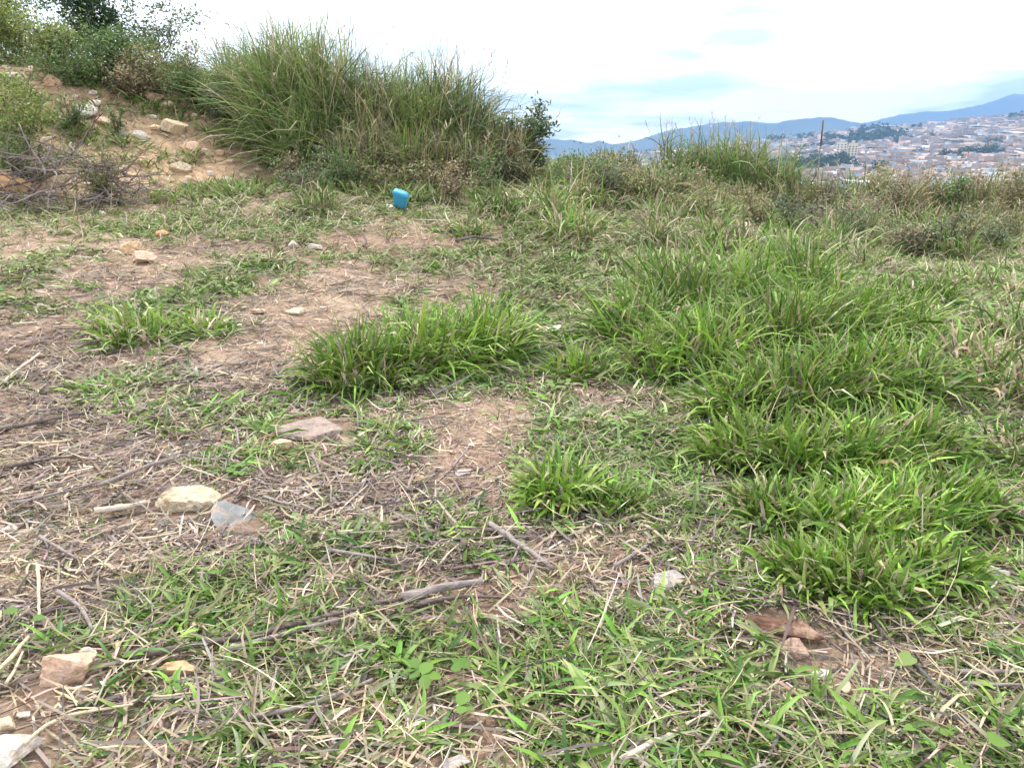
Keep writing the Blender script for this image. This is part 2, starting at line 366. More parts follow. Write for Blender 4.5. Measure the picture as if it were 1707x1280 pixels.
def green(x, y):
    g = 0.29 + 0.45 * sstep(-0.7, 0.8, x - 0.03 * y) + 0.22 * sstep(2.6, 1.8, y)
    g = np.maximum(g, 0.62 * sstep(7.5, 10.0, y - 0.15 * x))
    for cx, cy, rx, ry, a in GREEN_PATCH:
        g = g + a * np.exp(-((x - cx) / rx) ** 2 - ((y - cy) / ry) ** 2)
    return np.clip(g + 0.5 * fbm(x, y, 1.3, 21, 3) + 0.45 * fbm(x, y, 4.5, 27, 2), 0, 1)
def litterd(x, y):
    g = 0.5 - 0.25 * sstep(0.2, 2.0, x - 0.05 * y)
    for cx, cy, rx, ry, a in LITTER_PATCH:
        g = g + a * np.exp(-((x - cx) / rx) ** 2 - ((y - cy) / ry) ** 2)
    return np.clip(g + 0.4 * fbm(x, y, 1.1, 33, 3) + 0.7 * fbm(x, y, 3.3, 37, 2), 0, 1)

# ------------------------------------------------------------------ the ground
def spaced(a, b, fine_a, fine_b, step, grow):
    v = [fine_a]
    while v[-1] < fine_b: v.append(v[-1] + step)
    s = step
    while v[-1] < b: s *= grow; v.append(v[-1] + s)
    s = step
    while v[0] > a: s *= grow; v.insert(0, v[0] - s)
    return np.array(v)
gx = spaced(-60, 60, -3.0, 3.0, 0.042, 1.045); gy = spaced(-30, 75, 1.2, 4.6, 0.042, 1.035)
X, Y = np.meshgrid(gx, gy); Z = H(X, Y)
Vg = np.stack([X, Y, Z], -1).reshape(-1, 3)
nx, ny = len(gx), len(gy)
ii = np.arange(nx * ny).reshape(ny, nx)
Qg = np.stack([ii[:-1, :-1], ii[:-1, 1:], ii[1:, 1:], ii[1:, :-1]], -1).reshape(-1, 4)
pink = np.array([.44, .305, .23]); sand = np.array([.54, .41, .3]); orange = np.array([.57, .405, .265]); brown = np.array([.24, .175, .135])
x_, y_ = Vg[:, 0], Vg[:, 1]
f = np.clip(0.45 + 1.3 * fbm(x_, y_, 0.9, 51, 4), 0, 1)[:, None]
Cg = pink * (1 - f) + sand * f
dbank = (x_ + 6.6) * -0.596 + (y_ - 10.3) * 0.803
fb = (sstep(-1.3, 0.7, dbank + 1.2 * fbm(x_, y_, 1.2, 77, 3)) * sstep(0, -3, x_))[:, None]
Cg = Cg * (1 - fb) + (orange * (0.9 + 0.5 * f)) * fb
fl = (np.clip(litterd(x_, y_) - 0.35, 0, 1) * 0.9)[:, None] * (1 - fb)
Cg = Cg * (1 - fl) + brown * fl
g_o = obj('ground', new_mesh('ground', Vg, Qg, None, [M['soil']], Cg)); tag(g_o, kind='structure')

# ------------------------------------------------------------------ blades of grass
def blades(P, L, W, az, e0, droop, n=3, fold=0.0, roll=None, curl=None, lift=0.004, clamp=True, prof=None, origin=(0, 0, 0)):
    m = len(P); j = np.arange(n + 1) / n
    pw = 0.7 + 3.2 * rng.random(m) ** 2
    th = e0[:, None] - droop[:, None] * (j[None, :] ** pw[:, None])
    aj = az[:, None] + (np.zeros((m, n + 1)) if curl is None else curl[:, None] * j[None, :])
    st = (L / n)[:, None]
    thm = 0.5 * (th[:, :-1] + th[:, 1:]); am = 0.5 * (aj[:, :-1] + aj[:, 1:])
    dx = np.cumsum(st * np.cos(thm) * np.cos(am), 1); dy = np.cumsum(st * np.cos(thm) * np.sin(am), 1); dz = np.cumsum(st * np.sin(thm), 1)
    z0 = np.zeros((m, 1))
    c = np.stack([np.concatenate([z0, dx], 1), np.concatenate([z0, dy], 1), np.concatenate([z0, dz], 1)], -1) + P[:, None, :]
    rl = np.zeros(m) if roll is None else roll
    side = np.stack([-np.sin(aj), np.cos(aj), np.zeros_like(aj)], -1)
    nor = np.stack([-np.sin(th) * np.cos(aj), -np.sin(th) * np.sin(aj), np.cos(th)], -1)
    sv = side * np.cos(rl)[:, None, None] + nor * np.sin(rl)[:, None, None]
    nv = nor * np.cos(rl)[:, None, None] - side * np.sin(rl)[:, None, None]
    if prof is None: prof = np.interp(j, [0, 0.25, 0.6, 0.85, 1], [0.7, 1.0, 0.85, 0.45, 0.04])
    w = (W[:, None] * 0.5 * prof[None, :])[:, :, None]
    if fold: rows = [c - sv * w + nv * w * fold, c, c + sv * w + nv * w * fold]
    else: rows = [c - sv * w, c + sv * w]
    k = len(rows); V = np.stack(rows, 2).reshape(-1, 3)
    if clamp:
        O = np.asarray(origin)
        g = H(V[:, 0] + O[0], V[:, 1] + O[1]) - O[2] + lift
        V[:, 2] = np.maximum(V[:, 2], g)
    b = (np.arange(m) * (n + 1) * k)[:, None]
    q = []
    for s in range(n):
        for t in range(k - 1):
            a0 = s * k + t; q.append(np.array([a0, a0 + 1, a0 + k + 1, a0 + k]))
    Q = (b[:, None, :] + np.array(q)[None, :, :]).reshape(-1, 4)
    return V, Q, (n + 1) * k
def per_vert(C, k): return np.repeat(C, k, 0)
def tipped(C, k, n, share=0.25):          # some blades end in a yellowed, withered tip
    m = len(C); per = k // (n + 1); j = np.repeat(np.arange(n + 1) / n, per)
    a = np.where(rng.random(m) < share, rng.uniform(0.3, 1.0, m), 0.0)[:, None] * (j[None, :] ** 2)
    dry = np.array([.42, .36, .2]) * rng.uniform(.7, 1.2, (m, 1))
    return (C[:, None, :] * (1 - a[:, :, None]) + dry[:, None, :] * a[:, :, None]).reshape(-1, 3)
GREENS = np.array([[.098, .2, .026], [.135, .255, .036], [.185, .305, .055], [.066, .145, .026], [.165, .23, .065]])
STRAWS = np.array([[.46, .38, .255], [.36, .285, .2], [.55, .48, .36], [.27, .21, .16], [.39, .3, .22]])
GREYS = np.array([[.2, .155, .135], [.28, .225, .19], [.12, .1, .09], [.36, .29, .24], [.26, .185, .15]])
LUSH = np.array([[.12, .225, .025], [.165, .285, .035], [.22, .335, .055], [.085, .17, .025], [.2, .27, .07]])
OLIVES = np.array([[.16, .19, .06], [.21, .21, .09], [.28, .25, .13], [.13, .17, .05], [.34, .29, .18]])
def pick(pal, n, var=0.18):
    c = pal[rng.integers(0, len(pal), n)]
    return c * (1 + var * rng.standard_normal((n, 1))).clip(0.55, 1.6) * (1 + 0.06 * rng.standard_normal((n, 3)))

def scatter(y0, y1, per_m2, dens, pad=2.4):
    wmax = 0.70 * y1 + pad; area = 2 * wmax * (y1 - y0); n = int(area * per_m2)
    x = rng.uniform(-wmax, wmax, n); y = rng.uniform(y0, y1, n)
    k = (np.abs(x) < 0.70 * y + pad) & (rng.random(n) < dens(x, y) * np.where(np.abs(x) < 0.70 * y + 0.4, 1.0, 0.33))
    x, y = x[k], y[k]; keep = np.ones(len(x), bool)
    for st in STONES:                      # nothing roots through a stone
        if st[3] < 0.05: continue
        c, q = math.cos(st[6]), math.sin(st[6]); u = (x - st[1]) * c + (y - st[2]) * q; v = -(x - st[1]) * q + (y - st[2]) * c
        keep &= (u / (st[3] * .5 + .015)) ** 2 + (v / (st[4] * .5 + .03)) ** 2 > 1
    return x[keep], y[keep]

AV = Acc()
def mat_zone(acc, y0, y1, sprigs, per, lmin, lmax, wmin, wmax, n, fold, dens, pal, e_lo=0.05, e_hi=0.8):
    x, y = scatter(y0, y1, sprigs, dens)
    per_n = rng.integers(max(1, per - 2), per + 3, len(x))
    x = np.repeat(x, per_n); y = np.repeat(y, per_n); m = len(x)
    base_az = np.repeat(rng.uniform(0, 6.283, len(per_n)), per_n)
    tone = np.repeat(1 + 0.16 * rng.standard_normal(len(per_n)), per_n).clip(0.6, 1.5)
    x = x + rng.normal(0, 0.016, m); y = y + rng.normal(0, 0.016, m)
    P = np.stack([x, y, H(x, y) + rng.uniform(0, 0.012, m)], 1)
    L = rng.uniform(lmin, lmax, m) * (0.75 + 0.5 * green(x, y)); W = rng.uniform(wmin, wmax, m)
    az = base_az + rng.normal(0, 1.5, m)
    V, Q, k = blades(P, L, W, az, rng.uniform(e_lo, e_hi, m), rng.uniform(0.2, 1.3, m), n, fold, rng.normal(0, 0.6, m), rng.normal(0, 0.5, m))
    acc.add(V, Q, None, tipped(pick(pal, m) * tone[:, None], k, n))
gg = lambda x, y: np.clip((green(x, y) - 0.25) * 1.45, 0, 1)
MIXG = np.concatenate([GREENS, GREENS, GREENS, OLIVES[:1], [[.2, .26, .08], [.24, .28, .14], [.29, .3, .18]]])
mat_zone(AV, 1.15, 2.3, 450, 5, .04, .15, .006, .019, 4, 0.35, gg, MIXG)
mat_zone(AV, 2.3, 3.6, 440, 5, .045, .15, .006, .018, 3, 0.35, gg, MIXG)
mat_zone(AV, 1.15, 3.6, 300, 6, .03, .11, .003, .008, 2, 0, lambda x, y: np.clip(gg(x, y) + .12, 0, 1), np.concatenate([MIXG, OLIVES]), 0.05, 1.0)
mat_zone(AV, 3.6, 6.5, 380, 5, .05, .17, .008, .019, 3, 0, gg, MIXG)
mat_zone(AV, 6.5, 10.5, 230, 5, .08, .20, .012, .021, 2, 0, gg, np.concatenate([MIXG, OLIVES[:3]]))
mat_zone(AV, 10.5, 18.0, 150, 5, .12, .34, .018, .03, 2, 0, gg, np.concatenate([GREENS, OLIVES]), 0.2, 1.2)
o = obj('ground_grass', AV.mesh('ground_grass', [M['leaf']])); tag(o, 'short trampled green grass spread over the ground', 'grass', kind='stuff')

# dry straw and woody litter lying flat
def flat_strips(acc, y0, y1, per_m2, dens, lmin, lmax, wmin, wmax, pal, n=2, up=0.25, hmax=0.03, droop=0.4):
    x, y = scatter(y0, y1, per_m2, dens); m = len(x)
    P = np.stack([x, y, H(x, y) + rng.uniform(0.002, hmax, m)], 1)
    L = lmin + (lmax - lmin) * rng.random(m) ** 2; W = rng.uniform(wmin, wmax, m)
    V, Q, k = blades(P, L, W, rng.uniform(0, 6.283, m) , rng.normal(0, up, m), rng.normal(0, droop, m), n, 0, rng.normal(0, 0.5, m), rng.normal(0, 0.35, m),
                     prof=np.interp(np.arange(n + 1) / n, [0, 0.5, 1], [0.8, 1, 0.5]))
    acc.add(V, Q, None, per_vert(pick(pal, m, 0.2), k))
AS = Acc()
st = lambda x, y: np.clip(0.5 + 0.9 * fbm(x, y, 2.6, 61, 3) + 0.25 * green(x, y), 0.06, 1)
flat_strips(AS, 1.15, 2.6, 1900, st, .03, .16, .003, .008, STRAWS)
flat_strips(AS, 2.6, 4.5, 1500, st, .03, .16, .003, .008, STRAWS)
flat_strips(AS, 4.5, 8.0, 700, st, .05, .2, .004, .009, STRAWS)
flat_strips(AS, 8.0, 16.0, 230, st, .08, .34, .006, .012, np.concatenate([STRAWS, OLIVES]), 2, 0.5, 0.08)
sd = lambda x, y: np.clip(0.22 + 1.2 * fbm(x, y, 2.1, 66, 3), 0, 1)
mat_zone(AS, 1.15, 3.0, 310, 5, .05, .15, .004, .010, 3, 0, sd, STRAWS, 0.05, 0.9)
mat_zone(AS, 3.0, 6.5, 170, 5, .05, .17, .005, .011, 2, 0, sd, STRAWS, 0.05, 0.9)
mat_zone(AS, 6.5, 14.0, 90, 5, .08, .24, .008, .015, 2, 0, sd, np.concatenate([STRAWS, OLIVES[2:]]), 0.1, 1.0)
o = obj('straw_litter', AS.mesh('straw_litter', [M['dry']])); tag(o, 'cut dry straw strewn over the ground', 'straw', kind='stuff')
AL = Acc()
flat_strips(AL, 1.15, 2.6, 1300, litterd, .03, .24, .004, .012, GREYS, 2, 0.12, 0.02, 0.15)
flat_strips(AL, 2.6, 5.0, 1200, litterd, .03, .24, .005, .013, GREYS, 2, 0.12, 0.02, 0.15)
flat_strips(AL, 5.0, 11.0, 330, litterd, .05, .3, .006, .013, GREYS, 2, 0.15, 0.03, 0.15)
TW = np.array([[.09, .075, .07], [.13, .105, .095], [.17, .14, .13]])
flat_strips(AL, 1.15, 3.2, 210, lambda x, y: np.clip(litterd(x, y) + .25, 0, 1), .08, .38, .004, .011, TW, 3, 0.1, 0.035, 0.1)
flat_strips(AL, 3.2, 7.0, 110, lambda x, y: np.clip(litterd(x, y) + .2, 0, 1), .1, .45, .005, .013, TW, 3, 0.1, 0.035, 0.1)
flat_strips(AL, 1.15, 3.5, 160, gg, .12, .38, .002, .004, np.concatenate([OLIVES, STRAWS]), 4, 0.25, 0.06, 0.6)
o = obj('woody_litter', AL.mesh('woody_litter', [M['litter']])); tag(o, 'grey brown chopped stalk litter on the bare soil', 'litter', kind='stuff')

# pebbles and clods
ICO = {}
def ico(sub):
    if sub not in ICO:
        import bmesh
        bm = bmesh.new(); bmesh.ops.create_icosphere(bm, subdivisions=sub, radius=1.0)
        bm.verts.ensure_lookup_table()
        ICO[sub] = (np.array([v.co[:] for v in bm.verts]), np.array([[v.index for v in f.verts] for f in bm.faces])); bm.free()
    return ICO[sub]
def rock_shape(sub, seed, planes=11, flat_top=False, rough=0.03):
    r = np.random.default_rng(seed); U, T = ico(sub)
    Nn = r.standard_normal((planes, 3)); Nn /= np.linalg.norm(Nn, axis=1)[:, None]; D = r.uniform(0.62, 1.0, planes)
    if flat_top: Nn = np.concatenate([Nn, [[0.03, 0.02, 1], [0, 0, -1]]]); D = np.concatenate([D, [0.6, 0.6]])
    dots = U @ Nn.T; rr = np.where(dots > 1e-3, D[None, :] / np.maximum(dots, 1e-3), 9).min(1); rr = np.minimum(rr, 1.25)
    V = U * rr[:, None]
    V = V + U * (rough * (noise(V[:, 0] * 3 + seed, V[:, 1] * 3 + V[:, 2] * 2, 1.7, seed % 97) + .6 * noise(V[:, 0] * 3 - V[:, 2] * 3, V[:, 1] * 3 + V[:, 2] * 4, 4.1, seed % 89) + .35 * noise(V[:, 0] * 5 + V[:, 2] * 5, V[:, 1] * 5 - V[:, 2] * 3, 8.0, seed % 83))[:, None])
    return V / np.abs(V).max(0), T
AP = Acc()
for y0, y1, d, s0, s1 in ((1.15, 2.6, 320, .003, .016), (2.6, 5.5, 150, .005, .022), (5.5, 11, 32, .01, .035)):
    x, y = scatter(y0, y1, d, lambda x, y: np.clip(1.0 - 0.9 * green(x, y), 0, 1)); m = len(x)
    s = s0 + (s1 - s0) * rng.random(m) ** 2.5
    for i in range(m):
        V, T = rock_shape(1, int(i % 40), 7)
        a = rng.uniform(0, 6.28); c_, s_ = math.cos(a), math.sin(a)
        V = V * [s[i], s[i] * .8, s[i] * .6]; V = np.stack([V[:, 0] * c_ - V[:, 1] * s_, V[:, 0] * s_ + V[:, 1] * c_, V[:, 2]], 1)
        AP.add(V + [x[i], y[i], float(H(x[i], y[i])) + s[i] * .25], None, T, (pink if i % 3 else sand) * rng.uniform(0.8, 1.25))
m = 900; x = rng.uniform(-11, -2.4, m); y = rng.uniform(9.5, 15.5, m); dk = (x + 6.6) * -0.596 + (y - 10.3) * 0.803
k = (dk > -.4) & (green(x, y) < .5); x, y = x[k], y[k]
for i in range(len(x)):
    V, T = rock_shape(2 if i % 3 == 0 else 1, int(i % 40), 9); s_ = .02 + .09 * rng.random() ** 3
    V = V * [s_, s_ * .8, s_ * .6]; AP.add(V + [x[i], y[i], float(H(x[i], y[i])) + s_ * .2], None, T, [sand * 1.1, orange, np.array([.6, .52, .44])][i % 3] * rng.uniform(.85, 1.2))
o = obj('pebbles', AP.mesh('pebbles', [M['pebble']], False)); tag(o, 'small pebbles and soil clods on the bare patches', 'pebbles', kind='stuff')

# ------------------------------------------------------------------ grass tussocks
def tussock(x, y, rad, hgt, n, pal, label, group, dry=0.12, segs=4, fold=0.3, wid=(.010, .020), spread=1.0, name='grass_tussock', aniso=1.0, dpal=STRAWS, stalks=0, loose=0.2):
    z = float(H(x, y)); root = empty(name, (x, y, z)); tag(root, label, 'grass', group); lean = rng.uniform(0, 6.283)
    for nm, cnt, pl, mt, hs in (('green_blades', int(n * (1 - dry)), pal, M['leaf'], 1.0), ('dry_blades', max(4, int(n * dry)), dpal, M['dry'], 0.8)):
        rr = rad * np.sqrt(rng.random(cnt)); a = rng.uniform(0, 6.283, cnt)
        px = rr * np.cos(a) * aniso; py = rr * np.sin(a)
        pz = H(px + x, py + y) - z
        P = np.stack([px, py, pz], 1)
        az = np.where(rng.random(cnt) < loose, lean + rng.normal(0, 1.25, cnt), a + rng.normal(0, 1.0, cnt)); q = rr / rad
        e0 = np.clip(R(80) - spread * q * R(40) * (1 - .55 * loose) + rng.normal(0, 0.38, cnt), 0.1, 1.62)
        L = hgt * rng.uniform(0.5, 1.3, cnt) * (1.15 - 0.3 * q) * hs
        V, Q, k = blades(P, L, rng.uniform(wid[0], wid[1], cnt), az, e0, rng.uniform(0.2, 2.5, cnt) * spread, segs, fold, rng.normal(0, 0.7, cnt), rng.normal(0, 0.4, cnt), origin=(x, y, z))
        tone = (1.05 + 0.14 * rng.standard_normal())
        b = obj(nm, new_mesh(nm, V, Q, None, [mt], tipped(pick(pl, cnt, 0.24) * tone, k, segs, 0.12)), root); tag(b, kind='stuff')
    for i in range(stalks):
        a = rng.uniform(0, 6.283); m_ = 1
        P = np.array([[rad * .4 * math.cos(a), rad * .4 * math.sin(a), 0.0]])
        V, Q, k = blades(P, np.array([hgt * rng.uniform(1.2, 1.6)]), np.array([0.006]), np.array([a]), np.array([rng.uniform(.7, 1.3)]), np.array([rng.uniform(.2, .8)]), 4, 0, prof=np.array([1, .9, .8, .7, .5]), origin=(x, y, z))
        obj('stalk', new_mesh('stalk', V, Q, None, [M['dry']], per_vert(pick(STRAWS, 1), k)), root)
    return root
TUSSOCKS = [
    (-0.947, 4.62, 0.284, 0.344, 900, 'lush', 'dark green arching tussock end spilling toward the flat concrete slab', ''),
    (-0.617, 5.0, 0.322, 0.416, 1000, 'lush', 'dark green arching grass tussock just behind the pale lacy seedling', ''),
    (-0.227, 5.3, 0.305, 0.42, 900, 'lush', 'dark green arching tussock beside the litter hollow with paper scraps', ''),
    (0.195, 3.01, 0.123, 0.206, 420, 'lush', 'small spiky rosette tussock alone on the trampled middle ground', ''),
    (0.415, 2.93, 0.11, 0.143, 260, 'lush', 'low flattened tussock leaning away from the small spiky rosette', ''),
    (-2.723, 5.45, 0.26, 0.299, 420, 'low', 'low sprawling tussock alone on the bare pinkish soil', ''),
    (-2.329, 5.61, 0.214, 0.205, 220, 'low', 'thin pale tussock at the edge of the bare pinkish path', ''),
    (0.435, 4.84, 0.187, 0.225, 330, 'lush', 'short yellow green tussock at the edge of the lush sward', ''),
    (0.91, 5.54, 0.291, 0.462, 650, 'lush', 'lush grass tussock bordering the litter hollow with paper scraps', 'lush green tussocks'),
    (1.388, 6.15, 0.341, 0.55, 700, 'lush', 'lush bright green grass tussock in the thick unmown sward', 'lush green tussocks'),
    (1.922, 6.51, 0.382, 0.535, 700, 'lush', 'lush bright green grass tussock in the thick unmown sward', 'lush green tussocks'),
    (2.652, 7.13, 0.392, 0.535, 600, 'lush', 'lush grass tussock holding the white paper scrap', 'lush green tussocks'),
    (1.016, 4.92, 0.261, 0.377, 600, 'lush', 'lush grass tussock next to the short yellow green tussock', 'lush green tussocks'),
    (1.313, 4.84, 0.257, 0.495, 700, 'lush', 'lush bright green grass tussock in the thick unmown sward', 'lush green tussocks'),
    (1.785, 5.11, 0.306, 0.563, 800, 'lush', 'lush bright green grass tussock in the thick unmown sward', 'lush green tussocks'),
    (2.337, 5.48, 0.326, 0.476, 800, 'lush', 'lush bright green grass tussock in the thick unmown sward', 'lush green tussocks'),
    (2.779, 5.58, 0.312, 0.426, 600, 'lush', 'lush bright green grass tussock in the thick unmown sward', 'lush green tussocks'),
    (1.271, 4.12, 0.208, 0.321, 600, 'lush', 'lush bright green grass tussock in the thick unmown sward', 'lush green tussocks'),
    (1.545, 4.14, 0.238, 0.394, 700, 'lush', 'lush bright green grass tussock in the thick unmown sward', 'lush green tussocks'),
    (1.965, 4.34, 0.249, 0.411, 700, 'lush', 'lush bright green grass tussock in the thick unmown sward', 'lush green tussocks'),
    (2.325, 4.43, 0.253, 0.38, 600, 'lush', 'lush bright green grass tussock in the thick unmown sward', 'lush green tussocks'),
    (2.988, 4.99, 0.282, 0.29, 300, 'mixed', 'thin straw mixed grass tussock at the fringe of the lush sward', 'fringe tussocks'),
    (3.62, 5.51, 0.308, 0.317, 270, 'mixed', 'thin straw mixed grass tussock at the fringe of the lush sward', 'fringe tussocks'),
    (3.042, 4.48, 0.256, 0.293, 300, 'mixed', 'thin straw mixed grass tussock at the fringe of the lush sward', 'fringe tussocks'),
    (1.133, 3.51, 0.206, 0.248, 600, 'lush', 'lush tussock facing the bare soil beside the small spiky rosette', 'lush green tussocks'),
    (1.348, 3.37, 0.212, 0.299, 750, 'lush', 'lush bright green grass tussock in the thick unmown sward', 'lush green tussocks'),
    (1.63, 3.37, 0.212, 0.299, 750, 'lush', 'lush bright green grass tussock in the thick unmown sward', 'lush green tussocks'),
    (1.977, 3.56, 0.209, 0.282, 600, 'lush', 'lush bright green grass tussock in the thick unmown sward', 'lush green tussocks'),
    (1.081, 2.83, 0.16, 0.205, 550, 'lush', 'lush grass tussock facing the pale grey half covered stone', 'lush green tussocks'),
    (1.293, 2.75, 0.187, 0.238, 800, 'lush', 'lush bright green grass tussock in the thick unmown sward', 'lush green tussocks'),
    (1.575, 2.84, 0.193, 0.245, 800, 'lush', 'lush bright green grass tussock in the thick unmown sward', 'lush green tussocks'),
    (1.867, 2.97, 0.179, 0.228, 600, 'lush', 'lush bright green grass tussock in the thick unmown sward', 'lush green tussocks'),
    (1.028, 2.36, 0.137, 0.153, 550, 'lush', 'lush grass tussock overhanging the broken clay tile shard', 'lush green tussocks'),
    (1.197, 2.32, 0.153, 0.173, 700, 'lush', 'lush grass tussock behind the bare patch with the long dark twig', 'lush green tussocks'),
    (1.472, 2.45, 0.16, 0.182, 650, 'lush', 'lush grass tussock bordering the grey stone in brown litter', 'lush green tussocks'),
    (2.435, 3.58, 0.21, 0.192, 270, 'mixed', 'thin straw mixed grass tussock at the fringe of the lush sward', 'fringe tussocks'),
    (1.47, 7.69, 0.367, 0.288, 180, 'mixed', 'thin straw mixed grass tussock at the fringe of the lush sward', 'fringe tussocks'),
    (2.255, 8.44, 0.401, 0.314, 180, 'mixed', 'thin straw mixed grass tussock at the fringe of the lush sward', 'fringe tussocks'),
    (3.804, 8.68, 0.414, 0.378, 210, 'mixed', 'thin straw mixed grass tussock at the fringe of the lush sward', 'fringe tussocks'),
    (3.639, 6.76, 0.326, 0.278, 300, 'lush', 'lush bright green grass tussock in the thick unmown sward', 'lush green tussocks'),
    (4.555, 7.42, 0.408, 0.28, 210, 'mixed', 'thin straw mixed grass tussock at the fringe of the lush sward', 'fringe tussocks'),
    (5.925, 11.1, 0.372, 0.59, 200, 'mixed', 'low matted olive grass tuft on the weedy back of the plateau', 'low matted tufts'),
    (5.897, 10.22, 0.225, 0.439, 200, 'mixed', 'low matted olive grass tuft on the weedy back of the plateau', 'low matted tufts'),
    (2.099, 11.62, 0.247, 0.656, 200, 'mixed', 'low matted olive grass tuft on the weedy back of the plateau', 'low matted tufts'),
    (7.75, 12.22, 0.395, 0.459, 200, 'mixed', 'low matted olive grass tuft on the weedy back of the plateau', 'low matted tufts'),
    (4.025, 9.65, 0.356, 0.611, 200, 'mixed', 'low matted olive grass tuft on the weedy back of the plateau', 'low matted tufts'),
    (5.885, 10.78, 0.325, 0.657, 200, 'mixed', 'low matted olive grass tuft on the weedy back of the plateau', 'low matted tufts'),
    (0.018, 9.75, 0.298, 0.427, 200, 'mixed', 'low matted olive grass tuft on the weedy back of the plateau', 'low matted tufts'),
    (5.774, 12.54, 0.293, 0.777, 200, 'mixed', 'low matted olive grass tuft on the weedy back of the plateau', 'low matted tufts'),
    (0.413, 10.24, 0.276, 0.502, 200, 'mixed', 'low matted olive grass tuft on the weedy back of the plateau', 'low matted tufts'),
    (4.564, 10.02, 0.335, 0.387, 200, 'mixed', 'low matted olive grass tuft on the weedy back of the plateau', 'low matted tufts'),
    (0.861, 9.4, 0.286, 0.34, 200, 'mixed', 'low matted olive grass tuft on the weedy back of the plateau', 'low matted tufts'),
    (0.662, 8.97, 0.285, 0.503, 200, 'mixed', 'low matted olive grass tuft on the weedy back of the plateau', 'low matted tufts'),
    (-0.506, 8.88, 0.2, 0.237, 200, 'mixed', 'low matted olive grass tuft on the weedy back of the plateau', 'low matted tufts'),
    (0.744, 8.97, 0.267, 0.442, 200, 'mixed', 'low matted olive grass tuft on the weedy back of the plateau', 'low matted tufts'),
    (2.553, 9.1, 0.296, 0.246, 200, 'mixed', 'low matted olive grass tuft on the weedy back of the plateau', 'low matted tufts'),
    (0.934, 11.06, 0.255, 0.654, 200, 'mixed', 'low matted olive grass tuft on the weedy back of the plateau', 'low matted tufts'),
    (2.514, 8.65, 0.263, 0.485, 200, 'mixed', 'low matted olive grass tuft on the weedy back of the plateau', 'low matted tufts'),
    (2.708, 8.76, 0.265, 0.344, 200, 'mixed', 'low matted olive grass tuft on the weedy back of the plateau', 'low matted tufts'),
    (3.154, 9.01, 0.262, 0.49, 200, 'mixed', 'low matted olive grass tuft on the weedy back of the plateau', 'low matted tufts'),
    (3.322, 8.89, 0.315, 0.346, 200, 'mixed', 'low matted olive grass tuft on the weedy back of the plateau', 'low matted tufts'),
    (4.326, 10.59, 0.249, 0.569, 200, 'mixed', 'low matted olive grass tuft on the weedy back of the plateau', 'low matted tufts'),
    (6.033, 12.0, 0.398, 0.546, 200, 'mixed', 'low matted olive grass tuft on the weedy back of the plateau', 'low matted tufts'),
    (-2.359, 9.85, 0.242, 0.468, 200, 'mixed', 'low matted olive grass tuft on the weedy back of the plateau', 'low matted tufts'),
    (2.28, 9.11, 0.251, 0.41, 200, 'mixed', 'low matted olive grass tuft on the weedy back of the plateau', 'low matted tufts'),
    (2.2, 8.45, 0.312, 0.46, 200, 'mixed', 'low matted olive grass tuft on the weedy back of the plateau', 'low matted tufts'),
    (1.649, 8.74, 0.205, 0.541, 200, 'mixed', 'low matted olive grass tuft on the weedy back of the plateau', 'low matted tufts'),
    (2.009, 10.23, 0.351, 0.498, 200, 'mixed', 'low matted olive grass tuft on the weedy back of the plateau', 'low matted tufts'),
    (5.475, 11.19, 0.353, 0.395, 200, 'mixed', 'low matted olive grass tuft on the weedy back of the plateau', 'low matted tufts'),
    (5.307, 12.21, 0.312, 0.688, 200, 'mixed', 'low matted olive grass tuft on the weedy back of the plateau', 'low matted tufts'),
    (2.012, 11.69, 0.283, 0.546, 200, 'mixed', 'low matted olive grass tuft on the weedy back of the plateau', 'low matted tufts'),
    (-0.239, 9.93, 0.243, 0.512, 200, 'mixed', 'low matted olive grass tuft on the weedy back of the plateau', 'low matted tufts'),
    (0.509, 9.88, 0.278, 0.587, 200, 'mixed', 'low matted olive grass tuft on the weedy back of the plateau', 'low matted tufts'),
    (1.178, 10.86, 0.3, 0.431, 200, 'mixed', 'low matted olive grass tuft on the weedy back of the plateau', 'low matted tufts'),
    (2.317, 8.97, 0.283, 0.374, 200, 'mixed', 'low matted olive grass tuft on the weedy back of the plateau', 'low matted tufts')]
for (x, y, rad, hgt, n, kind, label, group) in TUSSOCKS:
    lush = kind == 'lush'
    tussock(x, y, rad, hgt, n, LUSH if kind != 'mixed' else np.concatenate([GREENS, OLIVES]), label, group or None, 0.21 if lush else 0.3,
            4, 0.3 if y < 5 else 0, (.008, .025) if y < 6 else (.012, .024), 1.0 if lush else 1.25, stalks=3 if lush else 0, loose=0.55 if group else 0.2)

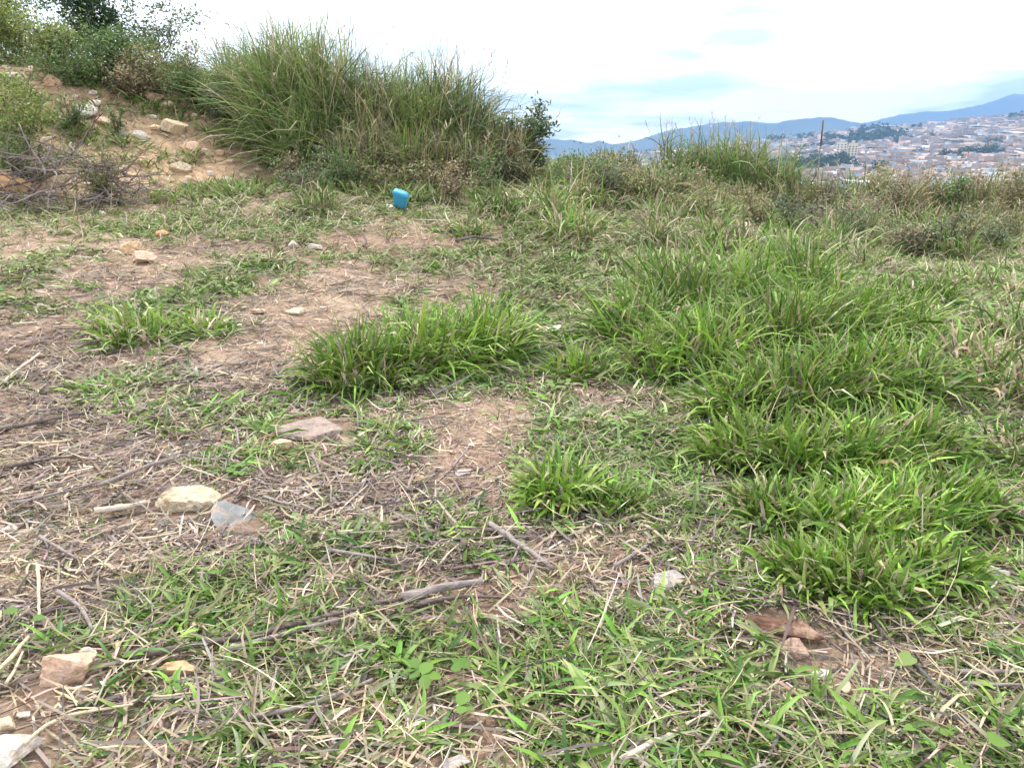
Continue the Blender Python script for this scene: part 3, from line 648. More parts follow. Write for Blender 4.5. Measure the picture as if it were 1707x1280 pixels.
# ------------------------------------------------------------------ tall grass on the bank and along the lip
def seed_stalk(root, x, y, z, rad, hgt, pal):
    a = rng.uniform(0, 6.283); r0 = rad * math.sqrt(rng.random()); P = np.array([[r0 * math.cos(a), r0 * math.sin(a), 0.0]])
    P[0, 2] = float(H(P[0, 0] + x, P[0, 1] + y)) - z
    L = hgt * rng.uniform(1.0, 1.42); acc = Acc()
    az = np.array([a + rng.normal(0, .6)]); e0 = np.array([rng.uniform(1.2, 1.55)]); dr = np.array([rng.uniform(.2, .9)])
    V, Q, k = blades(P, np.array([L]), np.array([0.013]), az, e0, dr, 7, 0, prof=np.array([1, .9, .9, .8, .7, .6, .5, .4]), clamp=False)
    c = pick(pal, 1); acc.add(V, Q, None, per_vert(c, k))
    c_line = V.reshape(-1, 2, 3).mean(1); nb = 16
    for i in range(nb):
        t = 5.2 + 1.8 * i / nb; j = int(t); u = t - j; p = c_line[j] * (1 - u) + c_line[min(j + 1, 7)] * u
        V2, Q2, k2 = blades(p[None, :], np.array([rng.uniform(.08, .2)]), np.array([.011]), rng.uniform(0, 6.28, 1), rng.uniform(.2, 1.2, 1), rng.uniform(0, 1, 1), 2, 0, clamp=False)
        acc.add(V2, Q2, None, per_vert(pick(STRAWS, 1), k2))
    obj('seed_stalk', acc.mesh('seed_stalk', [M['dry']]), root)
def tall_grass(x, y, rad, hgt, n, tone, label, group, stalks):
    z = float(H(x, y)); root = empty('tall_grass_clump', (x, y, z)); tag(root, label, 'tall grass', group)
    gp = {'green': np.array([[.125, .21, .05], [.165, .265, .06], [.1, .17, .05], [.215, .295, .085], [.27, .3, .13]]), 'olive': np.concatenate([OLIVES, STRAWS[1:2], GREENS[:2]]), 'dark': np.array([[.075, .125, .045], [.1, .155, .06], [.13, .17, .075]])}[tone]
    dr = {'green': .12, 'olive': .32, 'dark': .12}[tone]
    for nm, cnt, pl, mt, hs in (('green_blades', int(n * (1 - dr)), gp, M['leaf'], 1.0), ('dry_blades', int(n * dr), np.concatenate([STRAWS, OLIVES[2:3]]), M['dry'], 0.8)):
        rr = rad * np.sqrt(rng.random(cnt)); a = rng.uniform(0, 6.283, cnt); px = rr * np.cos(a); py = rr * np.sin(a)
        tier = rng.random(cnt) ** 0.8 * 0.62 * hgt
        tier[: cnt // 3] *= 0.1
        P = np.stack([px, py, H(px + x, py + y) - z + tier], 1)
        az = a + rng.normal(0, 1.7, cnt); q = rr / rad
        e0 = np.clip(R(82) - q * R(10) + rng.normal(0, 0.42, cnt), 0.0, 2.2)
        L = np.maximum(hgt * hs * rng.uniform(0.35, 1.2, cnt) - tier * 0.75, 0.25)
        V, Q, k = blades(P, L, rng.uniform(.009, .022, cnt), az, e0, rng.uniform(0.2, 2.0, cnt), 4, 0, rng.normal(0, 0.9, cnt), rng.normal(0, 0.4, cnt), origin=(x, y, z))
        b = obj(nm, new_mesh(nm, V, Q, None, [mt], tipped(pick(pl, cnt, .24), k, 4)), root); tag(b, kind='stuff')
    for i in range(int(stalks * 2.4)): seed_stalk(root, x, y, z, rad, hgt, np.concatenate([OLIVES[:2], STRAWS[1:4]]))
    return root
TALL = [
    (-4.782, 14.4, 0.35, 1.087, 800, 'green', 'tall green seeding grass clump on the earth bank', 'tall grass on the bank', 5),
    (-4.116, 13.6, 0.35, 1.461, 1000, 'green', 'tall green seeding grass clump on the earth bank', 'tall grass on the bank', 6),
    (-3.676, 13.2, 0.4, 1.92, 1100, 'green', 'tall green seeding grass clump on the earth bank', 'tall grass on the bank', 7),
    (-3.651, 14.2, 0.5, 1.698, 1200, 'green', 'tall green seeding grass clump on the earth bank', 'tall grass on the bank', 9),
    (-3.0, 13.0, 0.45, 2.017, 1200, 'green', 'tall green seeding grass clump on the earth bank', 'tall grass on the bank', 5),
    (-2.672, 13.6, 0.45, 1.521, 1000, 'green', 'tall green seeding grass clump on the earth bank', 'tall grass on the bank', 4),
    (-2.253, 12.9, 0.45, 1.463, 1000, 'olive', 'tall straw tinged grass clump on the earth bank', 'tall grass on the bank', 5),
    (-1.939, 13.4, 0.5, 1.687, 1100, 'green', 'tall green seeding grass clump on the earth bank', 'tall grass on the bank', 8),
    (-1.494, 13.0, 0.45, 1.368, 1000, 'green', 'tall green seeding grass clump on the earth bank', 'tall grass on the bank', 5),
    (-1.206, 13.6, 0.45, 1.738, 1100, 'green', 'tall green seeding grass clump on the earth bank', 'tall grass on the bank', 6),
    (-0.825, 13.2, 0.4, 1.544, 1000, 'dark', 'tall dark green grass clump on the earth bank', 'tall grass on the bank', 7),
    (-0.537, 13.4, 0.45, 1.223, 900, 'olive', 'tall straw tinged grass clump on the earth bank', 'tall grass on the bank', 4),
    (-0.132, 13.0, 0.4, 0.948, 800, 'olive', 'tall straw tinged grass clump on the earth bank', 'tall grass on the bank', 3),
    (-1.509, 12.3, 0.5, 0.903, 900, 'olive', 'tall straw tinged grass clump on the earth bank', 'tall grass on the bank', 1),
    (-2.321, 12.2, 0.45, 0.97, 800, 'olive', 'tall straw tinged grass clump on the earth bank', 'tall grass on the bank', 1),
    (-0.778, 12.4, 0.45, 0.81, 800, 'olive', 'tall straw tinged grass clump on the earth bank', 'tall grass on the bank', 1),
    (-3.265, 12.5, 0.35, 1.121, 700, 'green', 'tall green seeding grass clump on the earth bank', 'tall grass on the bank', 0),
    (-3.867, 13.0, 0.25, 1.075, 400, 'dark', 'tall dark green grass clump on the earth bank', 'tall grass on the bank', 0),
    (1.139, 15.0, 0.35, 0.257, 260, 'green', 'waist high green grass clump on the plateau edge above the valley', 'grass on the plateau edge', 1),
    (1.983, 15.0, 0.4, 0.47, 420, 'dark', 'dark spiky grass clump on the plateau edge above the valley', 'grass on the plateau edge', 2),
    (1.713, 14.6, 0.3, 0.25, 200, 'green', 'waist high green grass clump on the plateau edge above the valley', 'grass on the plateau edge', 0),
    (2.797, 14.8, 0.12, 1.098, 60, 'dark', 'dark spiky grass clump on the plateau edge above the valley', 'grass on the plateau edge', 1),
    (3.151, 14.6, 0.4, 0.839, 520, 'green', 'waist high green grass clump on the plateau edge above the valley', 'grass on the plateau edge', 3),
    (3.661, 14.4, 0.42, 1.155, 700, 'green', 'waist high green grass clump on the plateau edge above the valley', 'grass on the plateau edge', 3),
    (4.158, 14.2, 0.45, 1.214, 700, 'green', 'waist high green grass clump on the plateau edge above the valley', 'grass on the plateau edge', 2),
    (4.644, 14.0, 0.42, 1.17, 600, 'green', 'waist high green grass clump on the plateau edge above the valley', 'grass on the plateau edge', 2),
    (3.355, 13.6, 0.4, 0.34, 340, 'olive', 'yellowish dry grass clump in the band along the plateau edge', 'grass on the plateau edge', 1),
    (4.033, 13.4, 0.4, 0.501, 340, 'olive', 'yellowish dry grass clump in the band along the plateau edge', 'grass on the plateau edge', 1),
    (4.69, 13.5, 0.35, 0.768, 300, 'olive', 'yellowish dry grass clump in the band along the plateau edge', 'grass on the plateau edge', 0),
    (2.523, 14.2, 0.35, 0.254, 260, 'olive', 'yellowish dry grass clump in the band along the plateau edge', 'grass on the plateau edge', 0),
    (5.145, 13.9, 0.45, 0.818, 420, 'olive', 'yellowish dry grass clump in the band along the plateau edge', 'grass on the plateau edge', 1),
    (5.638, 13.8, 0.45, 0.786, 420, 'olive', 'yellowish dry grass clump in the band along the plateau edge', 'grass on the plateau edge', 1),
    (6.254, 14.0, 0.45, 0.877, 420, 'green', 'waist high green grass clump on the plateau edge above the valley', 'grass on the plateau edge', 1),
    (6.601, 13.6, 0.45, 0.824, 420, 'olive', 'yellowish dry grass clump in the band along the plateau edge', 'grass on the plateau edge', 1),
    (7.323, 14.2, 0.45, 0.844, 420, 'olive', 'yellowish dry grass clump in the band along the plateau edge', 'grass on the plateau edge', 1),
    (7.762, 14.0, 0.45, 0.865, 420, 'green', 'waist high green grass clump on the plateau edge above the valley', 'grass on the plateau edge', 1),
    (8.076, 13.7, 0.45, 0.866, 420, 'olive', 'yellowish dry grass clump in the band along the plateau edge', 'grass on the plateau edge', 1),
    (8.806, 14.2, 0.45, 1.065, 420, 'green', 'waist high green grass clump on the plateau edge above the valley', 'grass on the plateau edge', 1),
    (9.053, 13.9, 0.45, 0.969, 420, 'olive', 'yellowish dry grass clump in the band along the plateau edge', 'grass on the plateau edge', 1),
    (9.553, 14.0, 0.45, 1.054, 420, 'olive', 'yellowish dry grass clump in the band along the plateau edge', 'grass on the plateau edge', 1),
    (5.603, 13.2, 0.45, 0.467, 420, 'olive', 'yellowish dry grass clump in the band along the plateau edge', 'grass on the plateau edge', 1),
    (6.674, 13.1, 0.45, 0.512, 420, 'olive', 'yellowish dry grass clump in the band along the plateau edge', 'grass on the plateau edge', 1),
    (7.636, 13.2, 0.45, 0.51, 420, 'olive', 'yellowish dry grass clump in the band along the plateau edge', 'grass on the plateau edge', 1),
    (8.325, 13.0, 0.45, 0.524, 420, 'olive', 'yellowish dry grass clump in the band along the plateau edge', 'grass on the plateau edge', 1),
    (9.896, 13.8, 0.45, 0.961, 420, 'olive', 'yellowish dry grass clump in the band along the plateau edge', 'grass on the plateau edge', 1)]
for a in TALL: tall_grass(*a)

# ------------------------------------------------------------------ shrubs and small trees
def tube(acc, pts, r0, r1, sides=6, C=None):
    pts = np.asarray(pts, float); n = len(pts)
    tan = np.gradient(pts, axis=0); tan /= np.linalg.norm(tan, axis=1)[:, None] + 1e-9
    ref = np.array([0.31, 0.17, 0.93]); s = np.cross(tan, ref); s /= np.linalg.norm(s, axis=1)[:, None] + 1e-9
    b = np.cross(tan, s); rad = np.linspace(r0, r1, n); a = np.arange(sides) * 2 * math.pi / sides
    V = pts[:, None, :] + rad[:, None, None] * (np.cos(a)[None, :, None] * s[:, None, :] + np.sin(a)[None, :, None] * b[:, None, :])
    V = V.reshape(-1, 3); Q = []
    for i in range(n - 1):
        for k in range(sides): Q.append((i * sides + k, i * sides + (k + 1) % sides, (i + 1) * sides + (k + 1) % sides, (i + 1) * sides + k))
    V = np.concatenate([V, pts[:1], pts[-1:]]); T = []
    for k in range(sides):
        T.append(((k + 1) % sides, k, n * sides)); T.append(((n - 1) * sides + k, (n - 1) * sides + (k + 1) % sides, n * sides + 1))
    acc.add(V, Q, T, C)
def leaves(acc, P, L, W, pal, droop=0.4, up=0.3):
    m = len(P)
    V, Q, k = blades(P, L, W, rng.uniform(0, 6.283, m), rng.normal(up, 0.55, m), rng.uniform(0, droop * 2, m), 2, 0, rng.normal(0, 0.6, m), None, clamp=False, prof=np.array([0.15, 1.0, 0.05]))
    acc.add(V, Q, None, per_vert(pick(pal, m, 0.22), k))
def shrub(name, x, y, w, h, nl, leaf, pal, label, cat, group=None, base=0.05, stems=7, sparse=0.0, trunk=0.018, lumps=14):
    nl = int(nl * 2.0); leaf = leaf * 0.95; lumps = int(lumps * 1.8)
    z = float(H(x, y)); root = empty(name, (x, y, z)); tag(root, label, cat, group)
    acc = Acc(); tips = []
    for i in range(stems):
        a = 6.283 * i / stems + rng.uniform(-.4, .4); r = w * .5 * rng.uniform(.35, .95); zt = h * rng.uniform(.55, 1.0)
        p = [np.array([rng.normal(0, .02), rng.normal(0, .02), -.05])]
        for t in (.25, .5, .75, 1):
            p.append(np.array([r * math.cos(a) * t ** 1.3, r * math.sin(a) * t ** 1.3, zt * t]) + rng.normal(0, .04 * w, 3) * t)
        tube(acc, p, trunk, trunk * .25, 5, (.16, .12, .09)); tips += p[2:]
        for q in range(3):
            b0 = p[2 + q % 3]; b1 = b0 + rng.normal(0, .16 * w, 3) + [0, 0, .08 * h]
            tube(acc, [b0, (b0 + b1) / 2 + rng.normal(0, .02 * w, 3), b1], trunk * .45, trunk * .12, 4, (.18, .14, .1)); tips.append(b1)
    obj('trunk', acc.mesh('trunk', [M['litter']]), root)
    tips = np.array(tips); tips = tips[tips[:, 2] > base * h]
    cen = tips[rng.integers(0, len(tips), lumps)] + rng.normal(0, .07 * w, (lumps, 3))
    sz = rng.uniform(.08, .17, lumps) * w
    which = rng.integers(0, lumps, nl)
    P = cen[which] + rng.standard_normal((nl, 3)) * sz[which][:, None] * [1, 1, .75]
    k = int(nl * .3); P[:k] = tips[rng.integers(0, len(tips), k)] + rng.normal(0, .06 * w, (k, 3))
    P[:, 2] = np.maximum(P[:, 2], .02)
    acc = Acc(); tone = 1 + .25 * (rng.random(lumps) - .5)
    leaves(acc, P, rng.uniform(.6, 1.3, nl) * leaf, rng.uniform(.35, .6, nl) * leaf, pal)
    obj('crown', acc.mesh('crown', [M['shrub']]), root); return root
PAL = {'yellowgreen': np.array([[.17, .23, .05], [.21, .26, .07], [.13, .18, .045], [.27, .27, .11]]),
       'darkgreen': np.array([[.055, .10, .04], [.07, .125, .05], [.095, .155, .065], [.05, .09, .04]]),
       'midgreen': np.array([[.10, .17, .055], [.13, .2, .065], [.16, .22, .085], [.085, .14, .05]]),
       'greygreen': np.array([[.14, .18, .10], [.18, .21, .13], [.11, .15, .08]]),
       'olive': OLIVES, 'rust': np.array([[.28, .21, .13], [.36, .28, .18], [.22, .17, .1], [.18, .19, .08], [.42, .35, .24]]),
       'dead': np.array([[.3, .25, .2], [.22, .18, .15], [.38, .32, .25], [.17, .15, .08]])}
SHRUBS = [
    ('bush', -9.136, 15.6, 1.356, 0.877, 2600, 0.07, 'yellowgreen', 'yellow green bush with pale tips at the top of the bank', 'bush', '', 9, 18),
    ('small_tree', -8.437, 17.0, 1.352, 1.661, 4200, 0.08, 'darkgreen', 'dense dark green tree on top of the bank', 'tree', '', 9, 26),
    ('small_tree', -7.393, 17.5, 1.326, 1.206, 900, 0.09, 'greygreen', 'sparse airy grey green sapling beside the dense dark tree', 'tree', '', 8, 12),
    ('small_tree', -10.999, 18.0, 1.225, 1.522, 1800, 0.1, 'midgreen', 'leafy green tree half hidden behind the yellow green bush', 'tree', '', 7, 14),
    ('bush', -8.105, 14.8, 1.01, 0.774, 1500, 0.07, 'yellowgreen', 'broad leaved green bush between the yellow bush and the dark tree', 'bush', '', 7, 12),
    ('bush', -7.191, 15.0, 1.139, 0.657, 1500, 0.08, 'midgreen', 'broad leaved green bush under the dense dark tree', 'bush', '', 7, 12),
    ('bush', -6.502, 14.6, 1.114, 0.672, 1500, 0.06, 'olive', 'low olive bush on the upper bank below the sapling', 'bush', '', 8, 14),
    ('bush', -7.45, 14.2, 1.19, 0.566, 1700, 0.06, 'midgreen', 'low mid green bush fringing the top of the bare orange bank', 'bush', '', 8, 14),
    ('bush', -5.987, 15.2, 0.926, 0.636, 900, 0.06, 'olive', 'small olive bush beside the tall green grass clumps', 'bush', '', 7, 10),
    ('bush', -6.47, 14.3, 0.875, 0.452, 1100, 0.06, 'rust', 'russet tinged bush low on the overgrown bank', 'bush', '', 8, 12),
    ('bush', -5.594, 14.3, 0.878, 0.59, 1400, 0.06, 'midgreen', 'tangled green bush on the bank at the foot of the tall grass', 'bush', '', 8, 14),
    ('bush', -4.894, 13.9, 0.645, 0.696, 1100, 0.06, 'greygreen', 'tangled grey green bush merging into the tall grass', 'bush', '', 8, 12),
    ('bush', -3.145, 13.0, 0.919, 1.768, 1300, 0.05, 'yellowgreen', 'bright leafy bush growing up through the tall grass', 'bush', '', 8, 14),
    ('bush', -3.944, 13.3, 0.728, 1.415, 1000, 0.05, 'yellowgreen', 'small bright bush at the start of the tall grass', 'bush', '', 7, 12),
    ('bush', -2.58, 12.6, 0.792, 1.254, 1000, 0.05, 'midgreen', 'leafy bush leaning out below the seeding tall grass', 'bush', '', 7, 12),
    ('bush', -1.366, 12.7, 0.799, 1.173, 900, 0.05, 'yellowgreen', 'yellow green bush tangled with straw tinged grass', 'bush', '', 7, 12),
    ('bush', -2.107, 13.2, 0.829, 1.347, 1100, 0.05, 'midgreen', 'mid green leafy bush inside the straw tinged tall grass', 'bush', '', 8, 12),
    ('bush', 0.186, 13.4, 0.738, 0.971, 1700, 0.085, 'darkgreen', 'dark broad leaved shrub ending the row of tall grass', 'bush', '', 6, 14),
    ('bush', 0.432, 13.9, 0.492, 0.5, 500, 0.07, 'greygreen', 'little grey green shrub beside the dark broad leaved shrub', 'bush', '', 5, 8),
    ('weed', -2.432, 11.4, 0.811, 0.391, 900, 0.05, 'midgreen', 'low leafy weed mound under the tall grass near the blue tub', 'weed', '', 7, 12),
    ('weed', -1.803, 11.2, 0.532, 0.312, 500, 0.05, 'olive', 'low olive weed mound just behind the blue tub', 'weed', '', 6, 9),
    ('weed', -1.167, 11.6, 0.826, 0.345, 700, 0.05, 'olive', 'low tangled weed mound in front of the straw tinged tall grass', 'weed', '', 7, 10),
    ('weed', 1.679, 11.6, 1.013, 0.309, 1400, 0.06, 'olive', 'rounded green brown weed mound on the open plateau', 'weed', '', 8, 14),
    ('weed', 1.024, 12.2, 0.964, 0.244, 900, 0.055, 'midgreen', 'low green weed mound behind the rounded brown weed mound', 'weed', '', 7, 10),
    ('weed', 2.454, 12.2, 0.87, 0.2, 700, 0.055, 'rust', 'low russet weed patch beside the rounded brown weed mound', 'weed', '', 7, 9),
    ('weed', 6.59, 13.8, 0.884, 0.858, 1000, 0.06, 'rust', 'waist high russet dry weed at the end of the dead brush', 'weed', '', 9, 12),
    ('weed', 7.332, 14.0, 0.897, 0.804, 900, 0.06, 'rust', 'russet dry weed next to the fresh green weed on the lip', 'weed', '', 9, 12),
    ('weed', 7.653, 13.7, 0.659, 0.792, 900, 0.07, 'midgreen', 'fresh green weed among the russet dry weeds on the lip', 'weed', '', 7, 10),
    ('weed', 8.352, 13.9, 1.004, 0.957, 1100, 0.06, 'rust', 'broad russet and straw weed along the plateau lip', 'weed', '', 9, 12),
    ('weed', 8.81, 13.6, 0.874, 0.922, 900, 0.06, 'olive', 'straw coloured weed at the far end of the plateau lip', 'weed', '', 8, 10),
    ('weed', 6.852, 14.6, 0.21, 1.023, 160, 0.07, 'yellowgreen', 'single slender bright green weed rising above the russet weeds', 'weed', '', 4, 5),
    ('weed', 4.794, 13.2, 0.845, 0.386, 700, 0.05, 'olive', 'low olive weed mound at the foot of the thin stake', 'weed', '', 7, 9),
    ('weed', 5.623, 13.0, 0.938, 0.354, 600, 0.05, 'dead', 'withered brown weed in front of the dead branches', 'weed', '', 8, 9),
    ('weed', -7.203, 12.0, 0.936, 0.76, 1200, 0.06, 'yellowgreen', 'bright green weeds on the bank above the dead branch pile', 'weed', '', 8, 12),
    ('weed', -6.927, 11.2, 0.795, 0.725, 800, 0.05, 'midgreen', 'green weeds tangled into the dead branch pile', 'weed', '', 8, 10),
    ('weed', -5.485, 10.6, 0.674, 0.559, 700, 0.05, 'olive', 'olive weeds in front of the dead branch pile', 'weed', '', 8, 10),
    ('weed', -6.883, 12.8, 0.436, 0.634, 400, 0.05, 'midgreen', 'small green weed tuft on the bare orange bank', 'weed', '', 6, 7),
    ('weed', -6.269, 12.9, 0.3, 0.456, 250, 0.05, 'midgreen', 'little dark weed tuft beside a pale rock on the orange bank', 'weed', '', 5, 5),
    ('scrub_weed', -3.28, 11.812, 0.503, 0.428, 515, 0.05, 'rust', 'low russet scrub weed on the rough back of the plateau', 'weed', 'scrub weeds on the plateau', 7, 9),
    ('scrub_weed', -2.819, 10.825, 0.798, 0.443, 343, 0.05, 'greygreen', 'low grey green scrub weed on the rough back of the plateau', 'weed', 'scrub weeds on the plateau', 7, 9),
    ('scrub_weed', -2.742, 12.585, 0.875, 0.451, 348, 0.05, 'olive', 'low olive scrub weed on the rough back of the plateau', 'weed', 'scrub weeds on the plateau', 7, 9),
    ('scrub_weed', -2.56, 12.508, 0.643, 0.366, 444, 0.05, 'olive', 'low olive scrub weed on the rough back of the plateau', 'weed', 'scrub weeds on the plateau', 7, 9),
    ('scrub_weed', -2.031, 12.4, 0.695, 0.471, 433, 0.05, 'olive', 'low olive scrub weed on the rough back of the plateau', 'weed', 'scrub weeds on the plateau', 7, 9),
    ('scrub_weed', -1.646, 12.4, 0.833, 0.282, 459, 0.05, 'olive', 'low olive scrub weed on the rough back of the plateau', 'weed', 'scrub weeds on the plateau', 7, 9),
    ('scrub_weed', -1.225, 12.4, 0.578, 0.276, 441, 0.05, 'rust', 'low russet scrub weed on the rough back of the plateau', 'weed', 'scrub weeds on the plateau', 7, 9),
    ('scrub_weed', -0.81, 10.628, 0.496, 0.524, 456, 0.05, 'rust', 'low russet scrub weed on the rough back of the plateau', 'weed', 'scrub weeds on the plateau', 7, 9),
    ('scrub_weed', -0.374, 11.403, 0.559, 0.429, 302, 0.05, 'midgreen', 'low green scrub weed on the rough back of the plateau', 'weed', 'scrub weeds on the plateau', 7, 9),
    ('scrub_weed', 0.017, 12.545, 0.81, 0.245, 430, 0.05, 'greygreen', 'low grey green scrub weed on the rough back of the plateau', 'weed', 'scrub weeds on the plateau', 7, 9),
    ('scrub_weed', 0.256, 12.439, 0.496, 0.252, 374, 0.05, 'olive', 'low olive scrub weed on the rough back of the plateau', 'weed', 'scrub weeds on the plateau', 7, 9),
    ('scrub_weed', 0.863, 11.729, 0.741, 0.235, 338, 0.05, 'midgreen', 'low green scrub weed on the rough back of the plateau', 'weed', 'scrub weeds on the plateau', 7, 9),
    ('scrub_weed', 1.024, 11.856, 0.712, 0.312, 339, 0.05, 'olive', 'low olive scrub weed on the rough back of the plateau', 'weed', 'scrub weeds on the plateau', 7, 9),
    ('scrub_weed', 1.334, 11.112, 0.744, 0.515, 476, 0.05, 'greygreen', 'low grey green scrub weed on the rough back of the plateau', 'weed', 'scrub weeds on the plateau', 7, 9),
    ('scrub_weed', 1.703, 12.174, 0.54, 0.451, 370, 0.05, 'dead', 'low withered scrub weed on the rough back of the plateau', 'weed', 'scrub weeds on the plateau', 7, 9),
    ('scrub_weed', 2.378, 11.977, 0.749, 0.418, 500, 0.05, 'midgreen', 'low green scrub weed on the rough back of the plateau', 'weed', 'scrub weeds on the plateau', 7, 9),
    ('scrub_weed', 2.475, 10.659, 0.591, 0.318, 491, 0.05, 'olive', 'low olive scrub weed on the rough back of the plateau', 'weed', 'scrub weeds on the plateau', 7, 9),
    ('scrub_weed', 3.238, 12.146, 0.797, 0.223, 360, 0.05, 'olive', 'low olive scrub weed on the rough back of the plateau', 'weed', 'scrub weeds on the plateau', 7, 9),
    ('scrub_weed', 3.713, 12.597, 0.846, 0.257, 464, 0.05, 'rust', 'low russet scrub weed on the rough back of the plateau', 'weed', 'scrub weeds on the plateau', 7, 9),
    ('scrub_weed', 3.345, 10.755, 0.499, 0.407, 403, 0.05, 'olive', 'low olive scrub weed on the rough back of the plateau', 'weed', 'scrub weeds on the plateau', 7, 9),
    ('scrub_weed', 4.025, 11.297, 0.607, 0.474, 301, 0.05, 'greygreen', 'low grey green scrub weed on the rough back of the plateau', 'weed', 'scrub weeds on the plateau', 7, 9),
    ('scrub_weed', 4.536, 11.775, 0.498, 0.472, 439, 0.05, 'dead', 'low withered scrub weed on the rough back of the plateau', 'weed', 'scrub weeds on the plateau', 7, 9),
    ('scrub_weed', 4.748, 10.974, 0.788, 0.532, 450, 0.05, 'greygreen', 'low grey green scrub weed on the rough back of the plateau', 'weed', 'scrub weeds on the plateau', 7, 9),
    ('scrub_weed', 5.324, 12.088, 0.685, 0.396, 449, 0.05, 'rust', 'low russet scrub weed on the rough back of the plateau', 'weed', 'scrub weeds on the plateau', 7, 9),
    ('scrub_weed', 5.29, 10.618, 0.784, 0.344, 352, 0.05, 'rust', 'low russet scrub weed on the rough back of the plateau', 'weed', 'scrub weeds on the plateau', 7, 9),
    ('scrub_weed', 5.508, 10.66, 0.744, 0.381, 445, 0.05, 'greygreen', 'low grey green scrub weed on the rough back of the plateau', 'weed', 'scrub weeds on the plateau', 7, 9),
    ('scrub_weed', 5.927, 10.639, 0.593, 0.421, 380, 0.05, 'greygreen', 'low grey green scrub weed on the rough back of the plateau', 'weed', 'scrub weeds on the plateau', 7, 9),
    ('scrub_weed', 6.071, 10.65, 0.597, 0.53, 306, 0.05, 'olive', 'low olive scrub weed on the rough back of the plateau', 'weed', 'scrub weeds on the plateau', 7, 9),
    ('scrub_weed', 6.754, 11.008, 0.767, 0.291, 513, 0.05, 'greygreen', 'low grey green scrub weed on the rough back of the plateau', 'weed', 'scrub weeds on the plateau', 7, 9),
    ('scrub_weed', 7.585, 11.981, 0.596, 0.316, 314, 0.05, 'olive', 'low olive scrub weed on the rough back of the plateau', 'weed', 'scrub weeds on the plateau', 7, 9)]
for (name, x, y, w, h, nl, leaf, pal, label, cat, group, stems, lumps) in SHRUBS:
    shrub(name, x, y, w, h, nl, leaf, PAL[pal], label, cat, group or None, stems=stems, lumps=lumps)

# ------------------------------------------------------------------ stones
def stone(name, x, y, w, dy, dz, rz, mat, flat, label, cat, group, tilt, seed):
    V, T = rock_shape(4 if w > 0.06 else 3, seed, 12 if not flat else 10, flat, 0.09)
    V = V * [w / 2, dy / 2, dz / 2]
    z = float(H(x, y)); o = obj(name, new_mesh(name, V, None, T, [M[mat]], None, False), None, (x, y, z + dz * (0.25 if not flat else 0.12)), (tilt, tilt * .5, rz))
    tag(o, label, cat, group); return o
for i, a in enumerate(STONES): stone(*a, 100 + i * 7)

# ------------------------------------------------------------------ sticks, stalks and bark
def stick(name, pts, r, mat, label, cat, group, lift=0.0, taper=0.55, sides=8, fork=0):
    pts = np.array(pts, float); n = max(8, int(np.linalg.norm(np.diff(pts[:, :2], axis=0), axis=1).sum() / 0.03))
    s = np.concatenate([[0], np.cumsum(np.linalg.norm(np.diff(pts[:, :2], axis=0), axis=1))]); u = np.linspace(0, s[-1], n)
    px = np.interp(u, s, pts[:, 0]); py = np.interp(u, s, pts[:, 1])
    ker = np.array([.25, .5, .25])
    for _ in range(2):
        px[1:-1] = np.convolve(px, ker, 'valid'); py[1:-1] = np.convolve(py, ker, 'valid')
    px = px + rng.normal(0, r * .12, n); py = py + rng.normal(0, r * .12, n)
    hz = H(px, py); t = np.linspace(0, 1, n); base = np.polyval(np.polyfit(t, hz, 2), t)
    pz = np.maximum(hz, base) + r * 0.8 + lift + (pts[0, 2] if pts.shape[1] > 2 else 0)
    o0 = np.array([px[0], py[0], pz[0]]); P = np.stack([px, py, pz], 1) - o0
    acc = Acc(); tube(acc, P, r, r * taper, sides)
    a0 = acc.V[0]; a0[: n * sides] += (rng.standard_normal((n * sides, 3)) * r * 0.07)
    for k in range(fork):
        j = int(n * rng.uniform(.25, .8)); dirv = P[min(j + 1, n - 1)] - P[j]; dirv /= np.linalg.norm(dirv) + 1e-9
        sd = np.array([-dirv[1], dirv[0], 0.25]) * rng.choice([-1, 1]); e = P[j] + (dirv * .6 + sd) * rng.uniform(5, 11) * r
        tube(acc, [P[j], (P[j] + e) / 2 + rng.normal(0, r * .3, 3), e], r * .45, r * .2, 6)
    o = obj(name, acc.mesh(name, [M[mat]]), None, o0); tag(o, label, cat, group or None); return o
